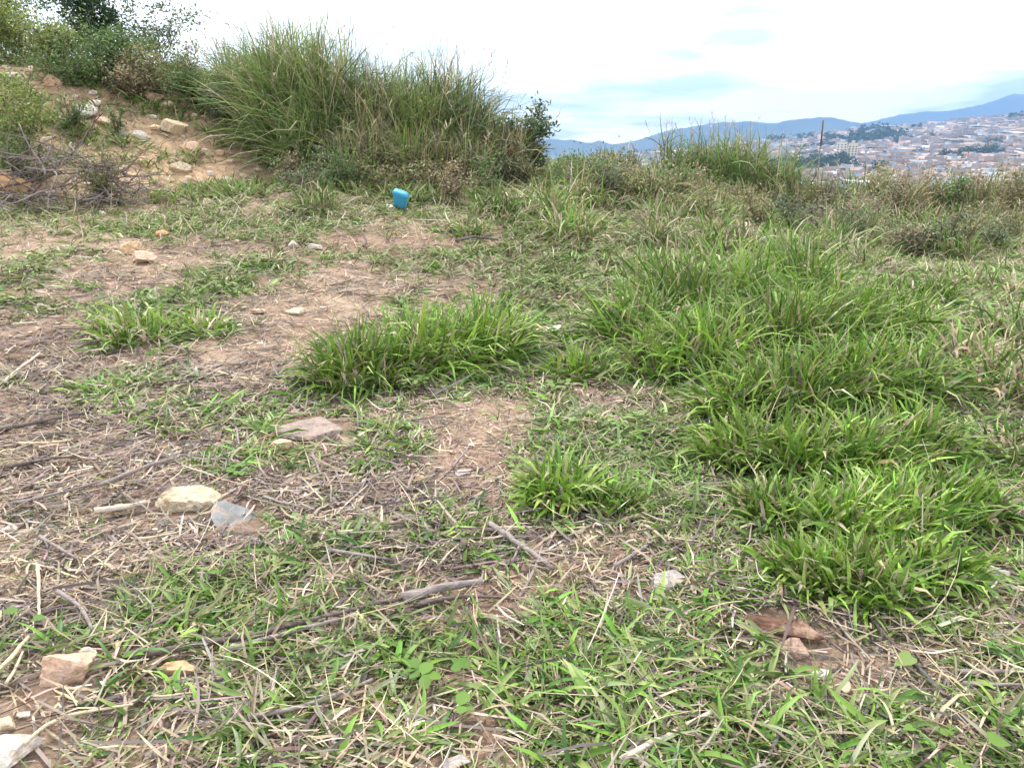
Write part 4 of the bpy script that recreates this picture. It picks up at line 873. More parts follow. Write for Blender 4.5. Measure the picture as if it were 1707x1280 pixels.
STICKS = [
    ('branch', [(-2.627, 3.68), (-2.485, 3.8), (-2.371, 3.88), (-2.269, 3.93)], 0.0113, 'dark_wood', 'long dark curved branch on the bare soil', 'stick', None, 0, 0.6, 8, 1),
    ('stick', [(-0.092, 2.78), (0.037, 2.6), (0.146, 2.44)], 0.0118, 'grey_wood', 'thick brown stick slanting below the spiky rosette', 'stick', None, 0, 0.6, 8, 1),
    ('split_log', [(-0.361, 2.24), (-0.231, 2.3), (-0.098, 2.35)], 0.0155, 'grey_wood', 'weathered split log end emerging from the grass', 'stick', None, 0, 0.6, 8, 0),
    ('bark_strip', [(-1.098, 1.92), (-0.939, 1.98), (-0.775, 2.03), (-0.564, 2.15), (-0.346, 2.25)], 0.009, 'dark_wood', 'long dark bark strip running under the grass to the weathered split log', 'stick', None, 0, 0.6, 8, 0),
    ('bark_strip', [(-0.842, 1.96), (-0.701, 2.03), (-0.541, 2.13)], 0.0076, 'grey_wood', 'shorter grey bark strip beside the long dark one', 'stick', None, 0, 0.6, 8, 0),
    ('stick', [(-0.321, 2.21), (-0.187, 2.26), (-0.007, 2.26)], 0.008, 'dark_wood', 'dark strip added along the underside of the weathered split log', 'stick', None, 0, 0.6, 8, 0),  # dark tube added as the darker underside of the split log
    ('stick', [(0.36, 2.44), (0.453, 2.52), (0.542, 2.63)], 0.0068, 'grey_wood', 'grey straight stick on the bare patch near the pale grey stone', 'stick', None, 0, 0.6, 8, 0),
    ('stick', [(-0.685, 1.67), (-0.592, 1.7), (-0.498, 1.74), (-0.392, 1.84)], 0.0068, 'grey_wood', 'grey brown bent stick below the trifoliate seedlings', 'stick', None, 0, 0.6, 8, 1),
    ('stick', [(0.265, 1.53), (0.373, 1.6), (0.526, 1.7)], 0.0087, 'pale_wood', 'thick pale brown stick slanting up from the mown grass', 'stick', None, 0, 0.6, 8, 0),
    ('twig', [(1.132, 2.13), (1.165, 1.95), (1.176, 1.74)], 0.0048, 'dark_wood', 'long dark twig crossing the bare soil patch', 'stick', None, 0, 0.6, 8, 1),
    ('split_wood', [(1.269, 1.86), (1.357, 1.86), (1.455, 1.83)], 0.0076, 'grey_wood', 'upper of two grey split wood pieces on the soil', 'stick', None, 0, 0.6, 8, 0),
    ('split_wood', [(1.25, 1.81), (1.337, 1.8), (1.429, 1.79)], 0.0066, 'grey_wood', 'lower of two grey split wood pieces on the soil', 'stick', None, 0, 0.6, 8, 0),
    ('reed', [(-1.681, 2.44), (-1.584, 2.28), (-1.462, 2.08)], 0.0056, 'straw_wood', 'pale straight reed pointing toward the salmon stone', 'stick', None, 0.01, 0.6, 8, 0),
    ('reed', [(-1.419, 1.79), (-1.419, 1.88), (-1.44, 1.99)], 0.0072, 'straw_wood', 'thick pale reed beside the salmon stone', 'stick', None, 0.01, 0.6, 8, 0),
    ('reed', [(-1.368, 1.77), (-1.383, 1.84), (-1.408, 1.91)], 0.0043, 'straw_wood', 'thin pale reed parallel to the thick one', 'stick', None, 0.01, 0.6, 8, 0),
    ('reed', [(-1.195, 1.56), (-1.188, 1.65), (-1.11, 1.69), (-1.006, 1.72)], 0.0048, 'straw_wood', 'kinked straw reed reaching the chalky white stone', 'stick', None, 0.01, 0.6, 8, 0),
    ('stick', [(-3.057, 4.46), (-3.109, 4.71), (-3.151, 4.99)], 0.01, 'pale_wood', 'pale stick across the path near the dark branch', 'stick', None, 0, 0.6, 8, 0),
    ('stick', [(-0.686, 2.56), (-0.554, 2.51), (-0.419, 2.51)], 0.0066, 'grey_wood', 'grey stick lying in front of the stalk litter', 'stick', None, 0, 0.6, 8, 0),
    ('stick', [(-0.585, 2.56), (-0.46, 2.61), (-0.34, 2.64)], 0.0046, 'grey_wood', 'thin grey stick crossing a thicker grey stick', 'stick', None, 0, 0.6, 8, 0),
    ('bark_strip', [(-1.725, 2.91), (-1.635, 2.93), (-1.549, 2.99)], 0.014, 'pale_wood', 'curled pale bark strip under the pyramid stone', 'stick', None, 0, 0.6, 8, 0),
    ('stick', [(-1.824, 2.69), (-1.687, 2.58), (-1.573, 2.5)], 0.0065, 'grey_wood', 'short grey stick on the sandy patch', 'stick', None, 0, 0.6, 8, 0),
    ('stick', [(-1.823, 3.13), (-1.718, 3.28), (-1.576, 3.44)], 0.0086, 'grey_wood', 'grey stick rising toward the green patch behind the slab stone', 'stick', None, 0, 0.6, 8, 1),
    ('stick', [(-2.336, 3.3), (-2.193, 3.39), (-1.992, 3.39)], 0.0085, 'dark_wood', 'dark stick flat on the brown litter', 'stick', None, 0, 0.6, 8, 0),
    ('stick', [(-2.122, 2.99), (-1.976, 3.05), (-1.828, 3.17)], 0.0067, 'grey_wood', 'slim grey stick in the brown litter by the pale rounded stone', 'stick', None, 0, 0.6, 8, 0),
    ('twig', [(0.261, 2.39), (0.297, 2.29), (0.335, 2.18)], 0.0058, 'dark_wood', 'dark forked twig below the bare patch', 'stick', None, 0, 0.6, 8, 2),
    ('stick', [(-1.067, 3.04), (-0.973, 2.98), (-0.874, 2.94)], 0.0063, 'grey_wood', 'short grey stick just past the slate piece', 'stick', None, 0, 0.6, 8, 0),
    ('twig', [(0.914, 1.81), (0.944, 1.73), (0.995, 1.67)], 0.0039, 'dark_wood', 'short dark twig on the mown grass below the bare patch', 'stick', None, 0, 0.6, 8, 0),
    ('stick', [(3.809, 11.82), (3.459, 10.93), (3.29, 10.59)], 0.0162, 'pale_wood', 'pale thin stick leaning in the weeds', 'stick', None, 0.12, 0.6, 8, 0),
    ('twig', [(-1.545, 4.05), (-1.441, 3.8), (-1.331, 3.53)], 0.0073, 'grey_wood', 'grey twig pointing at the concrete slab', 'stick', None, 0, 0.6, 8, 0),
    ('twig', [(-0.979, 3.52), (-0.932, 3.42), (-0.873, 3.26)], 0.0069, 'grey_wood', 'short grey twig below the concrete slab', 'stick', None, 0, 0.6, 8, 0),
    ('stick', [(-1.508, 2.26), (-1.373, 2.16), (-1.265, 2.02)], 0.0073, 'grey_wood', 'grey stick leaning toward the whitish stone', 'stick', None, 0.01, 0.6, 8, 0),
    ('stick', [(-1.503, 2.12), (-1.442, 2.18), (-1.35, 2.15)], 0.0058, 'dark_wood', 'dark stick under the pale straight reed', 'stick', None, 0, 0.6, 8, 0),
    ('stick', [(-0.271, 3.28), (-0.237, 3.4), (-0.21, 3.53)], 0.0059, 'grey_wood', 'forked grey twig beside the small flat grey stone', 'stick', None, 0, 0.6, 8, 1),
    ('twig', [(-0.605, 8.42), (-0.419, 8.59), (-0.153, 8.49)], 0.0163, 'dark_wood', 'dark dead twig lying in the far short grass', 'stick', None, 0.03, 0.6, 8, 2),
    ('twig', [(-1.509, 7.94), (-1.526, 8.18), (-1.639, 8.57)], 0.0131, 'dark_wood', 'dark dry stump twig beside the flat white stone', 'stick', None, 0.05, 0.6, 8, 0),
    ('dead_stalk', [(-2.447, 3.58), (-2.301, 3.56), (-2.202, 3.62)], 0.0068, 'straw_wood', 'slim straw coloured dead stalk lying loose in the litter', 'stick', 'loose dead stalks', 0, 0.6, 8, 0),
    ('dead_stalk', [(-2.1, 3.13), (-2.003, 3.15), (-1.939, 3.23)], 0.0061, 'grey_wood', 'slim grey dead stalk lying loose in the litter', 'stick', 'loose dead stalks', 0, 0.6, 8, 0),
    ('dead_stalk', [(-1.996, 3.57), (-1.891, 3.6), (-1.802, 3.67)], 0.0068, 'grey_wood', 'slim grey dead stalk lying loose in the litter', 'stick', 'loose dead stalks', 0, 0.6, 8, 0),
    ('dead_stalk', [(-1.471, 2.69), (-1.372, 2.68), (-1.296, 2.72)], 0.0053, 'straw_wood', 'slim straw coloured dead stalk lying loose in the litter', 'stick', 'loose dead stalks', 0, 0.6, 8, 0),
    ('dead_stalk', [(-1.491, 2.34), (-1.399, 2.32), (-1.317, 2.32)], 0.0046, 'grey_wood', 'slim grey dead stalk lying loose in the litter', 'stick', 'loose dead stalks', 0, 0.6, 8, 0),
    ('dead_stalk', [(-1.559, 3.04), (-1.471, 3.08), (-1.392, 3.15)], 0.006, 'grey_wood', 'slim grey dead stalk lying loose in the litter', 'stick', 'loose dead stalks', 0, 0.6, 8, 0),
    ('dead_stalk', [(-1.849, 2.55), (-1.735, 2.49), (-1.635, 2.45)], 0.0048, 'straw_wood', 'slim straw coloured dead stalk lying loose in the litter', 'stick', 'loose dead stalks', 0, 0.6, 8, 0),
    ('dead_stalk', [(-1.355, 2.86), (-1.246, 2.8), (-1.144, 2.75)], 0.0053, 'grey_wood', 'slim grey dead stalk lying loose in the litter', 'stick', 'loose dead stalks', 0, 0.6, 8, 0),
    ('dead_stalk', [(-0.897, 2.8), (-0.801, 2.8), (-0.711, 2.83)], 0.0055, 'grey_wood', 'slim grey dead stalk lying loose in the litter', 'stick', 'loose dead stalks', 0, 0.6, 8, 0),
    ('dead_stalk', [(-0.559, 2.79), (-0.468, 2.82), (-0.376, 2.86)], 0.0055, 'straw_wood', 'slim straw coloured dead stalk lying loose in the litter', 'stick', 'loose dead stalks', 0, 0.6, 8, 0),
    ('dead_stalk', [(-1.003, 2.68), (-0.89, 2.61), (-0.785, 2.56)], 0.005, 'grey_wood', 'slim grey dead stalk lying loose in the litter', 'stick', 'loose dead stalks', 0, 0.6, 8, 0),
    ('dead_stalk', [(-0.935, 3.13), (-0.818, 3.08), (-0.708, 3.05)], 0.0058, 'grey_wood', 'slim grey dead stalk lying loose in the litter', 'stick', 'loose dead stalks', 0, 0.6, 8, 0),
    ('dead_stalk', [(-0.54, 2.97), (-0.44, 2.98), (-0.342, 3.01)], 0.0058, 'straw_wood', 'slim straw coloured dead stalk lying loose in the litter', 'stick', 'loose dead stalks', 0, 0.6, 8, 0),
    ('dead_stalk', [(-0.82, 3.33), (-0.772, 3.2), (-0.729, 3.09)], 0.0059, 'grey_wood', 'slim grey dead stalk lying loose in the litter', 'stick', 'loose dead stalks', 0, 0.6, 8, 0),
    ('dead_stalk', [(-1.298, 2.24), (-1.218, 2.24), (-1.151, 2.27)], 0.0045, 'grey_wood', 'slim grey dead stalk lying loose in the litter', 'stick', 'loose dead stalks', 0, 0.6, 8, 0),
    ('dead_stalk', [(-1.009, 1.78), (-0.936, 1.78), (-0.865, 1.79)], 0.0037, 'straw_wood', 'slim straw coloured dead stalk lying loose in the litter', 'stick', 'loose dead stalks', 0, 0.6, 8, 0),
    ('dead_stalk', [(-1.125, 1.72), (-1.072, 1.74), (-1.017, 1.76)], 0.0037, 'grey_wood', 'slim grey dead stalk lying loose in the litter', 'stick', 'loose dead stalks', 0, 0.6, 8, 0),
    ('dead_stalk', [(-0.822, 1.68), (-0.756, 1.65), (-0.694, 1.63)], 0.0034, 'grey_wood', 'slim grey dead stalk lying loose in the litter', 'stick', 'loose dead stalks', 0, 0.6, 8, 0),
    ('dead_stalk', [(0.011, 1.78), (0.068, 1.75), (0.123, 1.73)], 0.0036, 'straw_wood', 'slim straw coloured dead stalk lying loose in the litter', 'stick', 'loose dead stalks', 0, 0.6, 8, 0),
    ('dead_stalk', [(0.275, 2.09), (0.342, 2.1), (0.411, 2.12)], 0.0043, 'grey_wood', 'slim grey dead stalk lying loose in the litter', 'stick', 'loose dead stalks', 0, 0.6, 8, 0),
    ('dead_stalk', [(0.595, 2.02), (0.643, 1.99), (0.691, 1.97)], 0.004, 'grey_wood', 'slim grey dead stalk lying loose in the litter', 'stick', 'loose dead stalks', 0, 0.6, 8, 0),
    ('dead_stalk', [(1.418, 2.16), (1.462, 2.12), (1.51, 2.09)], 0.0042, 'straw_wood', 'slim straw coloured dead stalk lying loose in the litter', 'stick', 'loose dead stalks', 0, 0.6, 8, 0),
    ('dead_stalk', [(1.885, 2.78), (1.902, 2.69), (1.941, 2.64)], 0.0052, 'grey_wood', 'slim grey dead stalk lying loose in the litter', 'stick', 'loose dead stalks', 0, 0.6, 8, 0),
    ('dead_stalk', [(-0.782, 4.09), (-0.697, 4.19), (-0.615, 4.36)], 0.008, 'grey_wood', 'slim grey dead stalk lying loose in the litter', 'stick', 'loose dead stalks', 0, 0.6, 8, 0),
    ('dead_stalk', [(-1.94, 4.78), (-1.716, 4.58), (-1.543, 4.5)], 0.0082, 'straw_wood', 'slim straw coloured dead stalk lying loose in the litter', 'stick', 'loose dead stalks', 0, 0.6, 8, 0),
    ('dead_stalk', [(-2.624, 5.47), (-2.323, 5.16), (-2.091, 4.98)], 0.009, 'grey_wood', 'slim grey dead stalk lying loose in the litter', 'stick', 'loose dead stalks', 0, 0.6, 8, 0),
    ('dead_stalk', [(-2.627, 4.04), (-2.516, 4.05), (-2.431, 4.11)], 0.0076, 'grey_wood', 'slim grey dead stalk lying loose in the litter', 'stick', 'loose dead stalks', 0, 0.6, 8, 0),
    ('dead_stalk', [(1.438, 2.03), (1.467, 1.99), (1.507, 1.97)], 0.004, 'straw_wood', 'slim straw coloured dead stalk lying loose in the litter', 'stick', 'loose dead stalks', 0, 0.6, 8, 0)]
for a in STICKS: stick(a[0], a[1], a[2] * 1.15, *a[3:7], a[7] + (.022 if a[6] is None else .012), *a[8:])

# ------------------------------------------------------------------ dead brush: piles of bare branches
def brush(x, y, w, dpt, h, nb, label, cat, seedl, tones=('grey_wood', 'dark_wood')):
    z = float(H(x, y)); root = empty('brush_pile', (x, y, z)); tag(root, label, cat)
    protos = []
    for k in range(7):
        acc = Acc(); p = [np.zeros(3)]; d = np.array([1, 0, .15])
        for j in range(7): d = d + rng.normal(0, .16, 3); p.append(p[-1] + d / np.linalg.norm(d) / 7)
        tube(acc, p, .017, .006, 5)
        for q in range(4):
            j = rng.integers(2, 7); e = p[j] + np.array([rng.uniform(.1, .3), rng.normal(0, .16), rng.normal(.03, .12)])
            tube(acc, [p[j], (p[j] + e) / 2 + rng.normal(0, .02, 3), e], .008, .003, 4)
        protos.append(acc.mesh('branch', [M[tones[k % 2]]]))
    for i in range(nb):
        a = rng.uniform(0, 6.283); r = math.sqrt(rng.random()); bx = w * .5 * r * math.cos(a); by = dpt * .5 * r * math.sin(a)
        bz = float(H(x + bx, y + by)) - z + h * (1 - r * r * .8) * rng.random()
        s = w * rng.uniform(.18, .42)
        obj('branch', protos[i % 7], root, (bx, by, bz + .02), (rng.uniform(0, 6.28), rng.normal(-.12, .3), rng.choice([0, 3.14]) + rng.normal(0, .8)), (s, s, s))
    return root
BRUSH = [
    (-6.054, 10.6, 2.169, 1.3, 0.844, 130, 'grey pile of dead branches at the foot of the bank', 'brush', 0),
    (-5.214, 10.8, 1.143, 1.0, 0.49, 50, 'lower end of dead brush trailing toward the path', 'brush', 0),
    (5.583, 13.4, 1.635, 0.9, 0.715, 75, 'tangle of dead grey branches on the plateau lip near the stake', 'brush', 0),
    (5.073, 13.7, 0.626, 0.6, 0.782, 16, 'bare forked dead branches rising against the stake', 'brush', 0),
    (7.679, 13.1, 1.503, 0.8, 0.28, 28, 'low strewn dead brush in front of the russet weeds', 'brush', 0)]
for a in BRUSH: brush(*a)

# ------------------------------------------------------------------ broad leaved seedlings
def leaf_mesh(name, pts, col):
    V = [(0, 0, 0.0)] + [(px, py, 0.12 * abs(py) - .12 * px * px) for px, py in pts]; n = len(pts)
    V = np.array(V); V[0] = V[1:].mean(0) * [1, 1, 1]; V[0, 2] -= .03
    T = [(0, i + 1, (i + 1) % n + 1) for i in range(n)]
    return new_mesh(name, V, None, T, [M['shrub']], np.array(col))
_round = [(.0, 0), (.25, -.28), (.55, -.38), (.85, -.27), (1, 0), (.85, .27), (.55, .38), (.25, .28)]
_heart = [(.06, 0), (-.04, -.22), (.1, -.42), (.4, -.42), (.75, -.2), (1.02, 0), (.75, .2), (.4, .42), (.1, .42), (-.04, .22)]
def seedling(x, y, size, nleaf, shape, col, label, hgt=0.05, tri=True, group=None):
    z = float(H(x, y)); root = empty('broadleaf_seedling', (x, y, z)); tag(root, label, 'plant', group)
    me = leaf_mesh('leaf', _round if shape == 'round' else _heart, col); acc = Acc(); todo = []
    for i in range(nleaf):
        a = 6.283 * i / nleaf + rng.uniform(-.3, .3); r = size * rng.uniform(.5, 1.4); hz = hgt * rng.uniform(.7, 1.3)
        tip = np.array([r * math.cos(a), r * math.sin(a), hz]); tube(acc, [(0, 0, 0), tip * [.5, .5, .8], tip], .0022, .0014, 5, (.12, .18, .05)); todo.append((tip, a))
    obj('stem', acc.mesh('stem', [M['shrub']]), root)
    for tip, a in todo:
        for k in ((-1.25, 0, 1.25) if tri else (0,)):
            s = size * rng.uniform(.75, 1.05); obj('leaf', me, root, tip, (rng.normal(0, .18), rng.normal(.0, .2), a + k), (s, s, s))
    return root
SEEDLINGS = [
    (-0.321, 1.82, 0.063, 1, 'round', (0.14, 0.24, 0.05), 'bright green trifoliate seedling above the grey brown bent stick', 0.07, True, None),
    (-0.215, 1.87, 0.052, 2, 'round', (0.11, 0.2, 0.045), 'two leaved trifoliate seedling beside the bright single one', 0.07, True, None),
    (-0.173, 1.71, 0.052, 1, 'round', (0.14, 0.24, 0.05), 'lone bright trifoliate seedling near the bent stick tip', 0.05, True, None),
    (1.207, 1.93, 0.063, 2, 'heart', (0.19, 0.27, 0.08), 'pale yellow green broad leaf on the bare soil patch', 0.05, False, None),
    (1.106, 1.56, 0.055, 3, 'heart', (0.14, 0.24, 0.05), 'bright heart leaved seedling in the mown grass', 0.06, False, None),
    (0.837, 1.59, 0.038, 2, 'heart', (0.19, 0.27, 0.08), 'yellowish heart leaved seedling in the mown grass', 0.04, False, None),
    (1.06, 1.63, 0.039, 2, 'heart', (0.14, 0.24, 0.05), 'small heart leaved seedling beside the bright heart leaved one', 0.04, False, None),
    (-0.812, 2.66, 0.059, 3, 'round', (0.11, 0.2, 0.045), 'round leaved seedling under the forked straw', 0.06, False, None),
    (-0.589, 4.44, 0.049, 14, 'round', (0.19, 0.27, 0.08), 'pale lacy seedling at the front of the arching tussock', 0.07, True, None),
    (-0.077, 3.97, 0.061, 4, 'round', (0.14, 0.24, 0.05), 'bright round leaved seedling beside the bare sandy patch', 0.05, False, None),
    (0.203, 2.73, 0.03, 9, 'round', (0.19, 0.27, 0.08), 'cluster of tiny round leaves below the spiky rosette', 0.03, True, None),
    (0.018, 3.3, 0.033, 9, 'round', (0.19, 0.27, 0.08), 'cluster of tiny leaves beside the small flat grey stone', 0.03, True, None),
    (0.473, 3.64, 0.039, 7, 'round', (0.11, 0.2, 0.045), 'cluster of small leaves before the lush sward', 0.03, True, None),
    (-1.528, 2.04, 0.053, 3, 'heart', (0.11, 0.2, 0.045), 'leafy seedling beside the thick pale reed', 0.05, False, None),
    (-0.93, 2.87, 0.042, 4, 'round', (0.19, 0.27, 0.08), 'yellow green small seedling past the slate', 0.03, False, None),
    (0.081, 3.04, 0.035, 6, 'round', (0.14, 0.24, 0.05), 'tiny leaved weed touching the spiky rosette', 0.03, True, None),
    (-1.242, 3.26, 0.037, 8, 'round', (0.14, 0.24, 0.05), 'fresh low weed behind the cream slab stone', 0.03, True, None),
    (0.282, 4.54, 0.05, 6, 'round', (0.19, 0.27, 0.08), 'small pale weed by the yellow green tussock', 0.04, True, None)]
for a in SEEDLINGS: seedling(*a)

# ------------------------------------------------------------------ rubbish
def rsq(w, d, z, n=28, p=4.0):
    a = np.arange(n) * 2 * math.pi / n; c, s = np.cos(a), np.sin(a)
    return np.stack([w / 2 * np.sign(c) * np.abs(c) ** (2 / p), d * .55 / 2 * np.sign(s) * np.abs(s) ** (2 / p), np.full(n, z)], 1)
def loft(rings, cap0=True, cap1=True):
    n = len(rings[0]); V = np.concatenate(rings); Q = []; T = []
    for i in range(len(rings) - 1):
        for k in range(n): Q.append((i * n + k, i * n + (k + 1) % n, (i + 1) * n + (k + 1) % n, (i + 1) * n + k))
    if cap0: T += [(len(V), (k + 1) % n, k) for k in range(n)]; V = np.concatenate([V, rings[0].mean(0)[None]])
    if cap1: b = (len(rings) - 1) * n; T += [(len(V), b + k, b + (k + 1) % n) for k in range(n)]; V = np.concatenate([V, rings[-1].mean(0)[None]])
    return V, Q, T
def plastic(name, c, rough=0.6):
    m, t, b = nodemat(name); b.inputs['Base Color'].default_value = tuple(c) + (1,); b.inputs['Roughness'].default_value = rough
    nz = N(t, 'ShaderNodeTexNoise', Scale=14.0, Detail=3.0); t.links.new(ramp(t, nz.outputs[0], [(.3, tuple(v * .75 for v in c)), (.7, c)]), b.inputs['Base Color']); return m
M['blue'] = plastic('blue_plastic', (.06, .36, .62)); M['darkblue'] = plastic('dark_bottom', (.03, .04, .06)); M['paper'] = plain('paper', (.7, .68, .64)); M['pinkpaper'] = plain('printed_paper', (.62, .38, .34))
BX, BY, BS = -1.432, 10.12, 0.2
root = empty('plastic_tub', (BX, BY, float(H(BX, BY)) + BS * .3)); root.rotation_euler = (0.5, 0.3, -0.2)
tag(root, 'bright blue plastic tub tipped over in the grass', 'tub')
V, Q, T = loft([rsq(BS * .78, BS * .6, 0), rsq(BS * .84, BS * .66, BS * .1), rsq(BS * .94, BS * .72, BS * .7), rsq(BS, BS * .78, BS * 1.0), rsq(BS * .98, BS * .76, BS * 1.03), rsq(BS * .9, BS * .68, BS * 1.1), rsq(BS * .5, BS * .4, BS * 1.12)])
obj('body', new_mesh('body', V, Q, T, [M['blue']]), root)
V, Q, T = loft([rsq(BS * .8, BS * .62, -BS * .16), rsq(BS * .86, BS * .68, -BS * .14), rsq(BS * .86, BS * .68, -BS * .01), rsq(BS * .7, BS * .5, 0.002)])
obj('base', new_mesh('base', V, Q, T, [M['darkblue']]), root)  # very dark piece closing the bottom of the blue body
V, Q, T = loft([rsq(BS * 1.05, BS * .83, BS * .9), rsq(BS * 1.07, BS * .85, BS * .92), rsq(BS * 1.07, BS * .85, BS * .98), rsq(BS * 1.03, BS * .81, BS * 1.0)], False, False)
obj('rim', new_mesh('rim', V, Q, T, [M['blue']]), root)
def scrap(x, y, w, d, mat, label, seed, lift=.02):
    r = np.random.default_rng(seed); n = 9; u = np.linspace(-.5, .5, n); U, Vv = np.meshgrid(u, u)
    top = .16 * w * (noise(U * 5 + seed, Vv * 5, 1, seed) + .5 * noise(U * 11, Vv * 11 + seed, 1, seed))
    Xs = U * w * (1 + .2 * noise(Vv, U, 3, seed)); Ys = Vv * d * (1 + .25 * noise(U, Vv, 3, seed + 1))
    P = np.stack([Xs, Ys, top], -1).reshape(-1, 3); P2 = P - [0, 0, .003]; k = n * n; g = np.arange(k).reshape(n, n)
    q = np.stack([g[:-1, :-1], g[:-1, 1:], g[1:, 1:], g[1:, :-1]], -1).reshape(-1, 4)
    edge = np.concatenate([g[0, :], g[1:, -1], g[-1, -2::-1], g[-2:0:-1, 0]]); e2 = np.roll(edge, -1)
    Q = np.concatenate([q, q[:, ::-1] + k, np.stack([e2, edge, edge + k, e2 + k], 1)])
    o = obj('paper_scrap', new_mesh('paper_scrap', np.concatenate([P, P2]), Q, None, [M[mat]]), None, (x, y, float(H(x, y)) + lift), (.15, -.1, r.uniform(0, 1)))
    tag(o, label, 'scrap')
SCRAPS = [
    (0.237, 5.8, 0.184, 0.129, 'pinkpaper', 'crumpled pinkish wrapper in the hollow beside the arching tussock'),
    (0.331, 5.84, 0.139, 0.083, 'paper', 'crumpled white paper beside the pinkish wrapper'),
    (-1.582, 10.26, 0.101, 0.121, 'paper', 'tattered white scrap beside the blue tub'),
    (-1.25, 10.77, 0.114, 0.08, 'paper', 'whitish scrap in the weeds past the blue tub'),
    (2.637, 8.09, 0.1, 0.13, 'paper', 'white scrap caught on top of the lush sward')]
for i, a in enumerate(SCRAPS): scrap(*a, seed=5 + i)

# a thin stake standing in the brush on the lip
SX, SY, SH = 5.436, 14.2, 1.639
z = float(H(SX, SY)); acc = Acc()
tube(acc, [(0, 0, -.1), (.008, 0, SH * .3), (-.006, .004, SH * .65), (.0, 0, SH)], .012, .010, 8)
root = obj('wooden_stake', acc.mesh('wooden_stake', [M['grey_wood']]), None, (SX, SY, z), (0.01, -0.02, 0)); tag(root, 'thin upright wooden stake with a dark tip in the dead brush', 'stake')
acc = Acc(); tube(acc, [(0, 0, SH - .42), (0, 0, SH - .2), (0, 0, SH + .012)], .015, .013, 8)
obj('dark_tip', acc.mesh('dark_tip', [M['dark_wood']]), root)

# ------------------------------------------------------------------ the valley, the city and the mountains
vx = spaced(-4000, 11500, -200, 3200, 34, 1.1); vy = spaced(-300, 6300, 30, 4200, 34, 1.1)
X, Y = np.meshgrid(vx, vy); Z = HC(X, Y); ny, nx = X.shape
ii = np.arange(nx * ny).reshape(ny, nx); Qv = np.stack([ii[:-1, :-1], ii[:-1, 1:], ii[1:, 1:], ii[1:, :-1]], -1).reshape(-1, 4)
fz = np.clip(.5 + fbm(X, Y, 1 / 90., 71, 3), 0, 1).reshape(-1, 1)
Cv = np.array([.09, .12, .06]) * (1 - fz) + np.array([.3, .25, .21]) * fz
o = obj('valley', new_mesh('valley', np.stack([X, Y, Z], -1).reshape(-1, 3), Qv, None, [attr_mat('valley_ground', .95, .05)], Cv)); tag(o, kind='structure')
M['far'] = attr_mat('far_wall', .85, .3, .8, 1.1)
M['farleaf'] = attr_mat('far_leaf', .8, .2, .7, 1.2)
M['mount'] = attr_mat('mountain_wood', .95, .004, .7, 1.25)

def ridge(name, prof, y0, depth, seed):
    px = np.array([p[0] for p in prof]); pz = np.array([p[1] for p in prof])
    x = np.linspace(px[0], px[-1], 420); crest = np.interp(x, px, pz); k = np.hanning(5); k /= k.sum(); crest[2:-2] = np.convolve(crest, k, 'valid')
    crest = crest + 0.05 * (pz.max() + 100) * fbm(x, x * 0 + seed, 1 / 110.0, seed, 4) * .5 + 7 * fbm(x, x * 0 + 3.3, 1 / 34.0, seed + 1, 3)
    t = np.linspace(-1, .6, 44); Xm, Tm = np.meshgrid(x, t)
    sh = np.where(Tm < 0, (1 + Tm).clip(0, 1) ** 1.25, 1 - Tm * 1.2)
    Zm = -60 + (crest[None, :] + 60) * sh
    Ym = y0 + Tm * depth
    gul = 1 - np.abs(2 * fbm(Xm, Ym, 1 / 450.0, seed + 3, 4))
    Zm = Zm - (1 - gul) * .35 * (crest[None, :] + 60) * np.clip(1 - np.abs(2 * sh - 1), 0, 1) * 1.0
    n1, n2 = Xm.shape; ii = np.arange(n1 * n2).reshape(n1, n2)
    Qm = np.stack([ii[:-1, :-1], ii[:-1, 1:], ii[1:, 1:], ii[1:, :-1]], -1).reshape(-1, 4)
    fz = np.clip(.5 + 1.2 * fbm(Xm, Ym, 1 / 500., seed + 9, 4), 0, 1).reshape(-1, 1)
    C = np.array([.012, .02, .02]) * (1 - fz) + np.array([.06, .07, .055]) * fz
    o = obj(name, new_mesh(name, np.stack([Xm, Ym, Zm], -1).reshape(-1, 3), Qm, None, [M['mount']], C)); tag(o, kind='structure')
    return lambda q: np.interp(q, x, crest)
RIDGE_NEAR = [
    (-1314.9, -39.4),
    (-569.5, 3.3),
    (24.1, 38.8),
    (190.4, 59.9),
    (356.7, 63.5),
    (486.7, 42.3),
    (541.7, 59.9),
    (601.7, 35.2),
    (763.8, 52.9),
    (909.1, 102.2),
    (1054.6, 133.7),
    (1273.0, 165.1),
    (1455.8, 175.5),
    (1604.7, 154.6),
    (1748.7, 182.5),
    (1911.5, 203.3),
    (2005.2, 186.0),
    (2118.4, 161.6),
    (2307.6, 123.2),
    (2607.8, 88.1),
    (3128.5, 67.0),
    (3874.3, 38.8),
    (5006.4, -32.3)]
RIDGE_FAR = [
    (-719.4, -50.0),
    (1151.1, 26.2),
    (2076.1, 115.1),
    (2534.1, 172.5),
    (2760.1, 216.4),
    (2985.1, 260.1),
    (3257.3, 290.7),
    (3529.5, 316.7),
    (3703.5, 373.0),
    (3833.2, 416.1),
    (3972.3, 407.5),
    (4345.4, 377.3),
    (4819.8, 312.4),
    (5765.3, 225.2),
    (7214.0, 48.5)]
NEAR_Y, FAR_Y = 5000.0, 6300.0
crest_near = ridge('mountains', RIDGE_NEAR, NEAR_Y, 1200, 5)
crest_far = ridge('far_mountains', RIDGE_FAR, FAR_Y, 900, 8)

